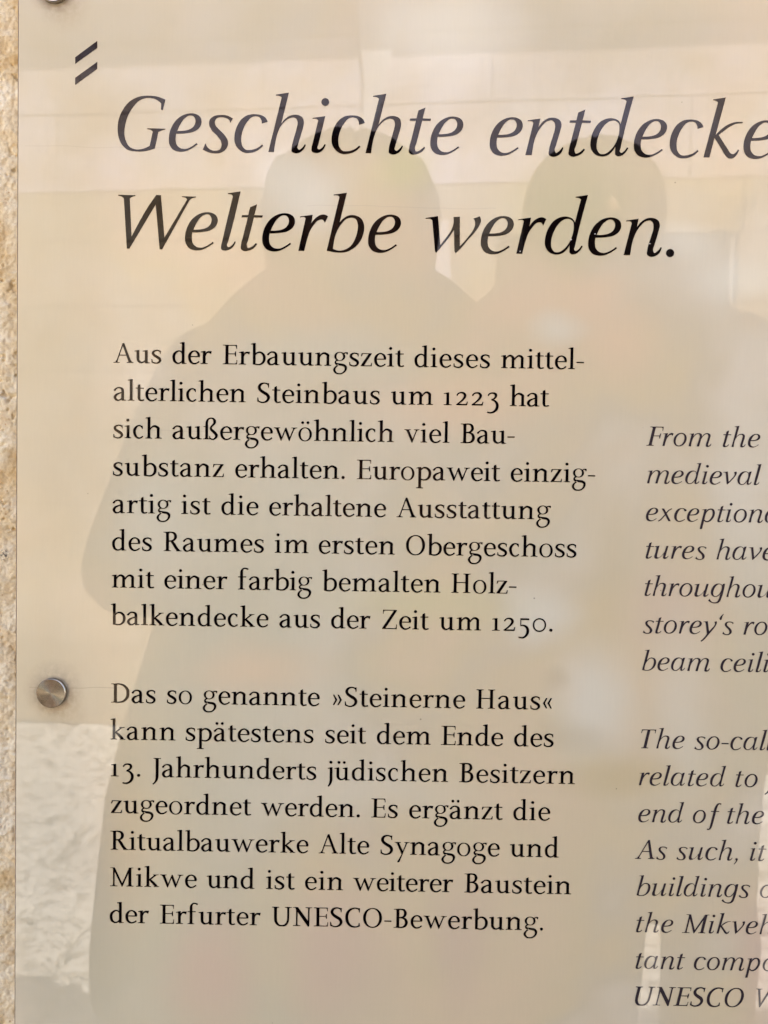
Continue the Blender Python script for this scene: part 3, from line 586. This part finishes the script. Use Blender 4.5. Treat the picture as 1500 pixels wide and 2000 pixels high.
for (a0, a1, b0, b1) in ((-.195, .62, zl, zh), (-1.1, -.263, zl, zh), (.622, 1.6, zl, zh)):
    V, F = relief_block(a0, a1, b0, b1, .008, WALL_Y, .2, amp_c, 2); add_rel('stone', V, F, M_WALL, wall, (0, WALL_Y, 0))
z = 0.0; r_ = 0
rows = [0, .30, .58, zl-.008]
rows2 = [zh+.008, 1.95, 2.3, 2.62, 2.95, 3.3]
for rr in (rows, rows2):
    for k in range(len(rr)-1):
        x = -6.0 - rnd.random()*.4
        while x < 6:
            wd = rnd.uniform(.5, .95)
            V, F = relief_block(x+.005, x+wd-.005, rr[k]+.004, rr[k+1]-.004, .05, WALL_Y, .2, amp_c, 3)
            add_rel('stone', V, F, M_WALL, wall, (0, WALL_Y, 0)); x += wd
for (a0, a1) in ((-6.2, -1.11), (1.61, 6.4)):
    x = a0
    while x < a1-.3:
        wd = min(rnd.uniform(.5, .95), a1-x)
        V, F = relief_block(x+.005, x+wd-.005, zl, zh, .05, WALL_Y, .2, amp_c, 3)
        add_rel('stone', V, F, M_WALL, wall, (0, WALL_Y, 0)); x += wd
core = mesh('mortar_core', *[([(-6.2, .03, 0), (6.3, .03, 0), (6.3, .45, 0), (-6.2, .45, 0), (-6.2, .03, 3.29), (6.3, .03, 3.29), (6.3, .45, 3.29), (-6.2, .45, 3.29)]),
      [(0, 1, 5, 4), (1, 2, 6, 5), (2, 3, 7, 6), (3, 0, 4, 7), (4, 5, 6, 7), (3, 2, 1, 0)]][0:2])
co = link('mortar', core, M_MORTAR, wall); co.location = (0, -WALL_Y, 0)

gm = mesh('ground', [(-60, -60, -.03), (60, -60, -.03), (60, 60, -.03), (-60, 60, -.03)], [(0, 1, 2, 3)])
tag(link('ground', gm, M_MORTAR), kind='structure')
# paving slabs of the lane
pav = empty('lane_paving'); tag(pav, kind='structure')
slabs = []
for s in range(6):
    nx, ny = 46, 34; X, Y = np.meshgrid(np.linspace(0, 1, nx), np.linspace(0, 1, ny))
    h = .010*fbm(X*3+s*9, Y*3, 60+s, 3)+.006*fbm(X*9, Y*9+s, 70+s, 2) - .020*np.clip((fbm(X*7+Y*3+s*3, Y*15-X*3, 80+s, 3)-.47)*10, 0, 1)
    e = np.minimum(np.minimum(X, 1-X)*6, np.minimum(Y, 1-Y)*6); h = h-.016*np.clip(1-e*2, 0, 1)
    V = np.stack([X, Y, h], -1).reshape(-1, 3); i = np.arange(nx*ny).reshape(ny, nx)
    F = np.stack([i[:-1, :-1], i[:-1, 1:], i[1:, 1:], i[1:, :-1]], -1).reshape(-1, 4)
    ring = np.concatenate([i[0, :], i[1:, -1], i[-1, :-1][::-1], i[1:-1, 0][::-1]]); B = V[ring].copy(); B[:, 2] = -.04
    n0 = len(V); V = np.vstack([V, B]); m = len(ring); k = np.arange(m)
    F = np.vstack([F, np.stack([ring, n0+k, n0+(k+1) % m, ring[(k+1) % m]], -1)])
    me = fast_mesh('paving_slab', V, F); me.materials.append(M_PAVE); me.polygons.foreach_set('use_smooth', [True]*len(me.polygons)); slabs.append(me)
y = -.02
while y > -3.5:
    d = rnd.uniform(.24, .36); x = -3.6-rnd.random()*.3
    while x < 3.6:
        wd = rnd.uniform(.34, .62)
        o = bpy.data.objects.new('paving_slab', rnd.choice(slabs)); COL.objects.link(o); o.parent = pav
        o.location = (x, y-d, -.004+rnd.uniform(-.004, .004)); o.scale = (wd-.012, d-.012, 1); x += wd
    y -= d

# the sunlit stone house across the lane
FY = -3.55
house = empty('stone_house', (0, FY, 0)); house.rotation_euler = (0, 0, math.radians(5)); tag(house, 'sunlit stone house front across the lane, mirrored in the glass sign', 'house')
def face_block(x0, x1, z0, z1, mat, d=.004, par=house):
    j = rnd.uniform(0, d); b = .004
    v = [(x0, 0, z0), (x1, 0, z0), (x1, 0, z1), (x0, 0, z1), (x0+b, .004+j, z0+b), (x1-b, .004+j, z0+b), (x1-b, .004+j, z1-b), (x0+b, .004+j, z1-b)]
    f = [(1, 0, 4, 5), (2, 1, 5, 6), (3, 2, 6, 7), (0, 3, 7, 4), (5, 4, 7, 6)]
    return link('ashlar_block', mesh('ashlar_block', v, f), mat, par)
GX0, GX1 = .52, 1.66      # the timber gate in the house front
zr = [0, .42, .80, 1.16, 1.50, 1.86, 2.20, 2.54, 2.80, 3.20, 3.56, 3.92, 4.3]
for k in range(len(zr)-1):
    x = -4.6-rnd.random()*.6
    while x < 4.6:
        wd = rnd.uniform(.9, 2.0)
        mt = M_FACADE[3] if k == 0 else (M_FACADE[1] if k > 7 else M_FACADE[2 if k > 4 else 0])
        for a0, a1 in (((x, min(x+wd, GX0)), (max(x, GX1), x+wd)) if k < 7 else ((x, x+wd),)):
            if a1-a0 > .05: face_block(a0+.0015, a1-.0015, zr[k]+.0015, zr[k+1]-.0015, mt)
        x += wd
gate = empty('timber_gate'); gate.parent = house; tag(gate, 'dark oiled timber gate')
pw = (GX1-GX0-.02)/8
for k in range(8):
    x0 = GX0+.01+k*pw; v = [(x0+.004, -.004, .02), (x0+pw-.004, -.004, .02), (x0+pw-.004, -.004, 2.52), (x0+.004, -.004, 2.52), (x0+.008, .012, .02), (x0+pw-.008, .012, .02), (x0+pw-.008, .012, 2.52), (x0+.008, .012, 2.52)]
    link('plank', mesh('plank', v, [(1, 0, 4, 5), (2, 1, 5, 6), (3, 2, 6, 7), (0, 3, 7, 4), (5, 4, 7, 6)]), M_GATE, gate)
def light_patch(pts, th=.012):  # flat pale piece added to stand for a bright light shape on the facade
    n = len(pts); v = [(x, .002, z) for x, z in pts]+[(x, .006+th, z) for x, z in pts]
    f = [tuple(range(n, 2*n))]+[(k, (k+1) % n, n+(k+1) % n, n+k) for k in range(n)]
    o = link('painted_light_patch', mesh('painted_light_patch', v, f), M_LIGHT_PATCH, house); return o
light_patch([(-.21, 3.95), (.07, 3.95), (.06, 3.66), (-.02, 3.45), (-.07, 3.20), (-.13, 3.02), (-.17, 2.92), (-.15, 3.3), (-.19, 3.6)])
light_patch([(.14, 2.05), (.33, 1.98), (.36, 2.10), (.30, 2.28), (.28, 2.62), (.20, 2.60), (.21, 2.3), (.13, 2.15)])
hb = mesh('house_body', [(-5.3, -.006, -.05), (5.9, -.006, -.05), (5.9, -4, -.05), (-5.3, -4, -.05), (-5.3, -.006, 4.3), (5.9, -.006, 4.3), (5.9, -4, 4.3), (-5.3, -4, 4.3)],
      [(1, 0, 4, 5), (2, 1, 5, 6), (3, 2, 6, 7), (0, 3, 7, 4), (4, 7, 6, 5)])
link('house_body', hb, M_JOINT, house)
hr = mesh('roof', [(-5.6, .35, 4.3), (6.2, .35, 4.3), (6.2, -2, 6.0), (-5.6, -2, 6.0), (6.2, -4.3, 4.3), (-5.6, -4.3, 4.3)], [(0, 1, 2, 3), (3, 2, 4, 5), (1, 4, 2), (0, 3, 5), (0, 5, 4, 1)])
link('roof', hr, simple('clay_roof', (.25, .10, .06), .85), house)

# ---------------------------------------------------------------- the glass sign
sign = empty('information_panel', (0, 0, ZO))
tag(sign, 'milky glass information panel printed with black German and grey italic English text', 'sign')
PL, PR, PB, PT, TH = -.2195, .4995, -.627, .237, .006
bm = bmesh.new()
bmesh.ops.create_cube(bm, size=1)
for v in bm.verts: v.co = Vector(((PL+PR)/2+v.co.x*(PR-PL), TH/2+v.co.y*TH, (PB+PT)/2+v.co.z*(PT-PB)))
bmesh.ops.bevel(bm, geom=list(bm.edges), offset=.0009, segments=1, profile=.5, affect='EDGES')
me = bpy.data.meshes.new('glass_plate'); bm.to_mesh(me); bm.free()
me.materials.append(M_PANEL); me.materials.append(M_EDGE)
for p in me.polygons: p.material_index = 0 if abs(p.normal.y) > .99 else 1
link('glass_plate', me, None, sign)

def disc(r, y0, y1, n=64, ch=.0005, name='cap', dish=0.0):
    """turned cap: front face at y0 (towards the viewer), back at y1"""
    v = []; f = []
    prof = [(r, y1), (r, y0+ch), (r-ch, y0)]
    for pr, py in prof:
        for k in range(n):
            a = 2*math.pi*k/n; v.append((pr*math.cos(a), py, pr*math.sin(a)))
    for s in range(len(prof)-1):
        for k in range(n):
            f.append((s*n+k, s*n+(k+1) % n, (s+1)*n+(k+1) % n, (s+1)*n+k))
    return v, f, n
for i, (kx, kz) in enumerate(KN + [(-.19707, -.605), (.4772, -.19476), (.4772, .21497), (.4772, -.605)]):
    bar = bmesh.new()
    bmesh.ops.create_cone(bar, cap_ends=True, segments=32, radius1=.0060, radius2=.0060, depth=.022, matrix=Matrix.Translation((0, .017, 0)) @ Matrix.Rotation(math.pi/2, 4, 'X'))
    me = bpy.data.meshes.new('spacer'); bar.to_mesh(me); bar.free()
    so = link('standoff', me, M_STEELRIM, sign); so.location = (kx, 0, kz)
    so['label'] = 'round turned steel fixing with grime around it'
    v, f, n = disc(.0087, -.0028, -.0001)
    co = link('cap_rim', mesh('cap_rim', v, f), M_STEELRIM, so, True)
    vv = [(0, -.00285, 0)]+[((.0083)*math.cos(2*math.pi*k/64), -.0028, .0083*math.sin(2*math.pi*k/64)) for k in range(64)]
    ff = [(0, 1+k, 1+(k+1) % 64) for k in range(64)]
    face = link('cap', mesh('cap', vv, ff), M_STEEL, so)
    if i == 1: face.data.materials[0] = M_STEEL_LIT  # top cap only: lighter steel copy with its bright reflection painted in

# printed lettering, one object per printed line
PY = -.00012
for it, z, words in LINES:
    italic = it > 0
    s = {0: .0440e-3, 1: .02150e-3, 2: .0595e-3}[it]
    VV = []; FF = []; nb = 0
    for txt, X0, X1, npre in words:
        X0 *= 1e-3; X1 *= 1e-3
        gs = [glyph(c, italic) for c in txt]
        adv = 0; pos = []
        for g in gs: pos.append(adv); adv += g[0]
        li = gs[0][1][:, 0].min(); ri = pos[npre-1]+gs[npre-1][1][:, 0].max()
        hs = 1.045 if it < 2 else 1.0
        tr = ((X1-X0)/s-(ri-li)*hs)/max(1, npre-1) if npre > 1 else 0
        sc = 1.0
        if npre > 1 and abs(tr) > .12*ri/npre: print('track', txt, round(tr, 1), round((X1-X0)/s/(ri-li), 3))
        for k, g in enumerate(gs):
            x = X0+((pos[k]-li)*hs+tr*k)*s
            v = np.zeros((len(g[1]), 3)); v[:, 0] = x+g[1][:, 0]*s*hs; v[:, 1] = PY; v[:, 2] = z*1e-3+g[1][:, 1]*s
            VV.append(v); FF.append(g[2]+nb); nb += len(v)
    me = fast_mesh('text_line', np.vstack(VV), np.vstack(FF))
    o = link('heading_line' if it == 2 else 'text_line', me, M_GREY if it == 1 else M_INK, sign)
    if it == 1: o['label'] = 'line of dark grey italic English text'
for pts in (((-185.66, 172.38), (-172.91, 181.61), (-172.93, 185.72), (-185.68, 176.19)), ((-185.60, 160.34), (-172.83, 169.59), (-172.86, 173.7), (-185.62, 164.45))):
    link('logo_bar', mesh('logo_bar', [(a*1e-3, PY, b*1e-3) for a, b in pts], [(0, 1, 2, 3)]), M_LOGO, sign)
for cx_, cz_, r in ((.10377, .07498, .0006), (.11768, .07841, .0004), (.14959, .07321, .0004), (.07445, .0678, .0004)):
    link('print_chip', mesh('print_chip', [(cx_+r*math.cos(a*1.05)*(1+.4*math.sin(a*2.3)), PY-.0001, cz_+.8*r*math.sin(a*1.05)) for a in range(6)], [tuple(range(6))]), M_CHIP, sign)

# ---------------------------------------------------------------- two visitors, seen mirrored in the glass
def skin(name, chains, mat, parent, sub=2, root=0):
    bm = bmesh.new(); L = bm.verts.layers.skin.verify(); made = {}
    for ch in chains:
        prev = None
        for key, co, r in ch:
            if key not in made:
                v = bm.verts.new(co); v[L].radius = (r, r) if not isinstance(r, tuple) else r; made[key] = v
            v = made[key]
            if prev is not None and not bm.edges.get((prev, v)): bm.edges.new((prev, v))
            prev = v
    list(made.values())[root][L].use_root = True
    me = bpy.data.meshes.new(name); bm.to_mesh(me); bm.free()
    o = link(name, me, mat, parent)
    m = o.modifiers.new('s', 'SKIN'); m.use_smooth_shade = True
    m2 = o.modifiers.new('d', 'SUBSURF'); m2.levels = sub; m2.render_levels = sub
    return o
def loft(name, rings, mat, parent, n=40, wob=0.0, seed=1, caps=True):
    """rings: (z, cx, cy, rx, ry)"""
    v = []; f = []
    for q, (z, cx, cy, rx, ry) in enumerate(rings):
        for k in range(n):
            a = 2*math.pi*k/n
            w_ = 1+wob*(q/len(rings))*math.sin(a*9+seed)+wob*.5*math.sin(a*4+q*.4+seed)
            v.append((cx+rx*math.cos(a)*w_, cy+ry*math.sin(a)*w_, z))
    for q in range(len(rings)-1):
        for k in range(n): f.append((q*n+k, q*n+(k+1) % n, (q+1)*n+(k+1) % n, (q+1)*n+k))
    if caps: f.append(tuple(range(n))[::-1]); f.append(tuple((len(rings)-1)*n+k for k in range(n)))
    o = link(name, mesh(name, v, f), mat, parent, True); return o
M_SKINP = simple('skin', (.42, .24, .17), .5); M_COAT = simple('black_wool_coat', (.010, .010, .013), .9); M_COAT2 = simple('dark_blue_coat', (.012, .013, .020), .85)
M_HAIR = simple('dark_brown_hair', (.018, .012, .009), .6); M_TROU = simple('dark_trousers', (.012, .012, .014), .85); M_SHOE = simple('black_leather', (.01, .01, .01), .35)
for m in (M_COAT, M_COAT2, M_TROU, M_HAIR): m.node_tree.nodes['Principled BSDF'].inputs['Specular IOR Level'].default_value = .1

def head(par, c, yawdir=1):
    """c = centre of the head; the face looks to +y"""
    x, y, z = c; n = 28; m = 22; v = []; f = []
    for i in range(m+1):
        th = math.pi*i/m
        for k in range(n):
            ph = 2*math.pi*k/n
            px = math.sin(th)*math.cos(ph); py = math.sin(th)*math.sin(ph); pz = math.cos(th)
            rx, ry, rz = .075, .095, .118
            if pz < 0: rx *= 1-.30*(-pz)**1.3; ry *= 1-.08*(-pz)
            q = [x+px*rx, y+py*ry, z+pz*rz]
            def bump_(bx, bz, sx_, sz_, a):
                g = math.exp(-((q[0]-x-bx)/sx_)**2-((q[2]-z-bz)/sz_)**2) if py > 0 else 0
                q[1] += a*g
            bump_(0, -.018, .012, .020, .024); bump_(.031, .004, .014, .010, -.010); bump_(-.031, .004, .014, .010, -.010)
            bump_(0, -.055, .022, .006, .007); bump_(0, -.064, .020, .004, .005); bump_(0, -.098, .022, .015, .010); bump_(0, .028, .045, .008, .005)
            v.append(tuple(q))
    for i in range(m):
        for k in range(n): f.append((i*n+k, (i+1)*n+k, (i+1)*n+(k+1) % n, i*n+(k+1) % n))
    return v, f
def build_person(label, hc, shoulder_z, coat_rings, coat_mat, sleeves, hands, legs, hair_r, hair_bottom, away=False):
    P = empty('person', (hc[0], hc[1], 0)); tag(P, label, 'person')
    off = Vector((hc[0], hc[1], 0))
    def rel(q): return (q[0]-off.x, q[1]-off.y, q[2])
    # body: one continuous skinned figure (torso, neck, arms, hands with fingers, legs)
    pel = rel((hc[0], hc[1]-.02, shoulder_z-.50)); ch = rel((hc[0], hc[1]-.02, shoulder_z-.14)); nk = rel((hc[0], hc[1]-.01, shoulder_z+.04)); nt_ = rel((hc[0], hc[1]-.01, hc[2]-.06))
    chains = [[('pel', pel, .13), ('wai', rel((hc[0], hc[1]-.02, shoulder_z-.34)), .115), ('ch', ch, .13), ('nk', nk, .058), ('nt', nt_, .055)]]
    for s in (-1, 1):
        A, E, H = sleeves[s]
        A, E, H = map(rel, (A, E, H))
        d = (Vector(H)-Vector(E)).normalized()
        palm = Vector(H)+d*.05
        chains.append([('ch', ch, .13), ('a%d' % s, A, .055), ('e%d' % s, E, .042), ('h%d' % s, H, .026), ('p%d' % s, tuple(palm), (.034, .020))])
        fd, fs, fo = hands[s]         # finger direction, spread direction, curl direction
        fd, fs, fo = Vector(fd).normalized(), Vector(fs).normalized(), Vector(fo).normalized()
        for k, (L, off_) in enumerate(((.072, -.026), (.080, -.009), (.075, .009), (.060, .025))):
            b = palm+fs*off_+fd*.02
            chains.append([('p%d' % s, tuple(palm), .03), ('f%d%d0' % (s, k), tuple(b+fd*.018), .0095), ('f%d%d1' % (s, k), tuple(b+fd*(.018+L*.45)), .0085), ('f%d%d2' % (s, k), tuple(b+fd*(.018+L*.7)+fo*L*.35), .0075)])
        tb = palm-fs*.03
        chains.append([('p%d' % s, tuple(palm), .03), ('t%d0' % s, tuple(tb-fs*.015+fo*.008), .0115), ('t%d1' % s, tuple(tb-fs*.022+fd*.030+fo*.022), .010), ('t%d2' % s, tuple(tb-fs*.016+fd*.052+fo*.026), .0085)])
        hx, kx_, ax = legs[s]
        hx, kx_, ax = map(rel, (hx, kx_, ax))
        chains.append([('pel', pel, .13), ('hp%d' % s, hx, .085), ('kn%d' % s, kx_, .055), ('an%d' % s, ax, .038), ('to%d' % s, (ax[0], ax[1]+.12, ax[2]-.04), .03)])
        sh = loft('shoe', [(0, ax[0], ax[1]+.05, .048, .135), (.03, ax[0], ax[1]+.05, .05, .138), (.06, ax[0], ax[1]+.035, .045, .115), (.10, ax[0], ax[1]-.005, .042, .06)], M_SHOE, P, 20)
        loft('trouser_leg', [(.09, ax[0], ax[1], .062, .065), (.3, (ax[0]*.5+kx_[0]*.5), ax[1], .075, .078), (kx_[2], kx_[0], kx_[1], .08, .085), (hx[2]-.12, hx[0], hx[1], .10, .10), (hx[2]+.02, hx[0]*.8, hx[1], .11, .12)], M_TROU, P, 20, .02)
        # sleeve
        cu = tuple(Vector(H)-d*.015)
        skin('sleeve', [[('r', (A[0]*.75, A[1], A[2]+.01), .085), ('a', A, .085), ('m', tuple((Vector(A)*.5+Vector(E)*.5)), .075), ('e', E, .072), ('n', tuple(Vector(E)*.5+Vector(H)*.5), .058), ('c', cu, .044)]], coat_mat, P)
    b = skin('body', chains, M_SKINP, P, 1)
    v, f = head(P, rel(hc)); hd = link('head', mesh('head', v, f), M_SKINP, P, True)
    # ears, eyes
    for s in (-1, 1):
        q = rel(hc); 
        e = bmesh.new(); bmesh.ops.create_uvsphere(e, u_segments=12, v_segments=8, radius=.011); me = bpy.data.meshes.new('eye'); e.to_mesh(me); e.free()
        link('eye', me, simple('eye_white', (.6, .6, .58), .2), hd, True, (q[0]+s*.031, q[1]+.078, q[2]+.006))
        e = bmesh.new(); bmesh.ops.create_uvsphere(e, u_segments=12, v_segments=8, radius=1); bmesh.ops.scale(e, vec=(.010, .02, .032), verts=e.verts); me = bpy.data.meshes.new('ear'); e.to_mesh(me); e.free()
        link('ear', me, M_SKINP, hd, True, (q[0]+s*.077, q[1], q[2]-.005))
    # hair: a shell open to the front
    q = rel(hc); hv = []; hf = []; n = 48; m = 22
    for i in range(m+1):
        t = i/m
        for k in range(n):
            a = 2*math.pi*k/n
            if t < .5: th = t*math.pi; r = math.sin(th); zz = q[2]+.01+hair_r[2]*math.cos(th)
            else: r = 1-.10*(t-.5)*2; zz = q[2]+.01-(t-.5)*2*hair_bottom
            front = math.sin(a)
            y_ = q[1]+math.sin(a)*hair_r[1]*r-.012
            x_ = q[0]+math.cos(a)*hair_r[0]*r
            if t > .30 and front > .35 and not away:           # leave the face free
                y_ = q[1]+.055-(.02*(front))
                x_ = q[0]+math.copysign(hair_r[0]*.93, math.cos(a))*r if abs(math.cos(a)) > .02 else q[0]+hair_r[0]*.9
            w_ = 1+.012*math.sin(a*23+i*.3)+.01*math.sin(a*11)
            hv.append((q[0]+(x_-q[0])*w_, q[1]+(y_-q[1])*w_, zz+.004*math.sin(a*17)))
    for i in range(m):
        for k in range(n):
            if not away and i >= int(m*.30) and math.sin(2*math.pi*(k+.5)/n) > .35: continue
            hf.append((i*n+k, (i+1)*n+k, (i+1)*n+(k+1) % n, i*n+(k+1) % n))
    h_ = link('hair', mesh('hair', hv, hf), M_HAIR, P, True)
    sd_ = h_.modifiers.new('t', 'SOLIDIFY'); sd_.thickness = .02; sd_.offset = -1
    rr = [(z_, cx_-off.x, cy_-off.y, rx_, ry_) for z_, cx_, cy_, rx_, ry_ in coat_rings]
    loft('coat', rr, coat_mat, P, 56, .012)
    return P
CZ = ZO-.07384
hA = (-.060, -.66, 1.628)
coatA = [(1.60, -.055, -.68, .06, .06), (1.575, -.055, -.68, .10, .08), (1.555, -.055, -.68, .14, .09), (1.52, -.055, -.69, .185, .10), (1.46, -.055, -.69, .235, .12), (1.38, -.055, -.69, .262, .13), (1.25, -.055, -.69, .275, .14), (1.05, -.055, -.69, .285, .15),
         (.94, -.068, -.69, .305, .16), (.81, -.085, -.69, .32, .17), (.67, -.083, -.69, .337, .175), (.57, -.085, -.69, .343, .18), (.515, -.087, -.69, .340, .18)]
build_person('person in a long black coat photographing the sign, mirrored in the middle of it', hA, 1.49, coatA[::-1], M_COAT,
    {-1: ((-.265, -.69, 1.42), (-.385, -.655, 1.105), (-.095, -.500, 1.215)), 1: ((.155, -.69, 1.42), (.29, -.66, 1.10), (.095, -.500, 1.215))},
    {-1: ((.5, .1, .75), (-.3, 0, 1), (1, .1, 0)), 1: ((-.5, .1, .75), (.3, 0, 1), (-1, .1, 0))},
    {-1: ((-.15, -.69, .92), (-.16, -.68, .49), (-.17, -.70, .09)), 1: ((.04, -.69, .92), (.05, -.68, .49), (.06, -.70, .09))},
    (.128, .118, .118), .112)
hB = (.335, -.86, 1.71)
coatB = [(1.66, .36, -.88, .06, .06), (1.635, .36, -.88, .12, .09), (1.60, .36, -.89, .19, .11), (1.55, .36, -.89, .24, .12), (1.45, .36, -.89, .27, .13), (1.2, .36, -.89, .265, .14), (1.0, .37, -.89, .255, .15), (.8, .42, -.89, .225, .16), (.66, .447, -.89, .19, .15), (.59, .45, -.89, .185, .15)]
build_person('person in a dark blue coat turned away beside the photographer, mirrored further right', hB, 1.56, coatB[::-1], M_COAT2,
    {-1: ((.13, -.89, 1.50), (.07, -.88, 1.20), (.12, -.83, .97)), 1: ((.60, -.89, 1.50), (.665, -.89, 1.20), (.64, -.85, .93))},
    {-1: ((.1, .1, -1), (0, 1, 0), (1, 0, 0)), 1: ((-.1, .1, -1), (0, 1, 0), (-1, 0, 0))},
    {-1: ((.37, -.89, .95), (.370, -.88, .50), (.375, -.91, .09)), 1: ((.50, -.89, .95), (.565, -.88, .50), (.58, -.91, .09))},
    (.118, .12, .12), .13, True)
# the phone that takes the picture, held in both hands
ph = empty('phone', (0, -.4705, CZ+.0)); tag(ph, 'black phone held up in both hands of the photographer', 'phone')
bm = bmesh.new(); bmesh.ops.create_cube(bm, size=1)
for v in bm.verts: v.co = Vector((v.co.x*.074, v.co.y*.008, v.co.z*.158-.045))
bmesh.ops.bevel(bm, geom=list(bm.edges), offset=.0035, segments=3, profile=.5, affect='EDGES')
me = bpy.data.meshes.new('phone_body'); bm.to_mesh(me); bm.free(); link('case', me, simple('black_phone', (.01, .01, .011), .35), ph, True)
bm = bmesh.new(); bmesh.ops.create_cone(bm, cap_ends=True, segments=24, radius1=.008, radius2=.008, depth=.0016, matrix=Matrix.Translation((0, .0046, 0)) @ Matrix.Rotation(math.pi/2, 4, 'X'))
me = bpy.data.meshes.new('lens'); bm.to_mesh(me); bm.free(); link('lens', me, simple('lens_glass', (.01, .01, .02), .05), ph)
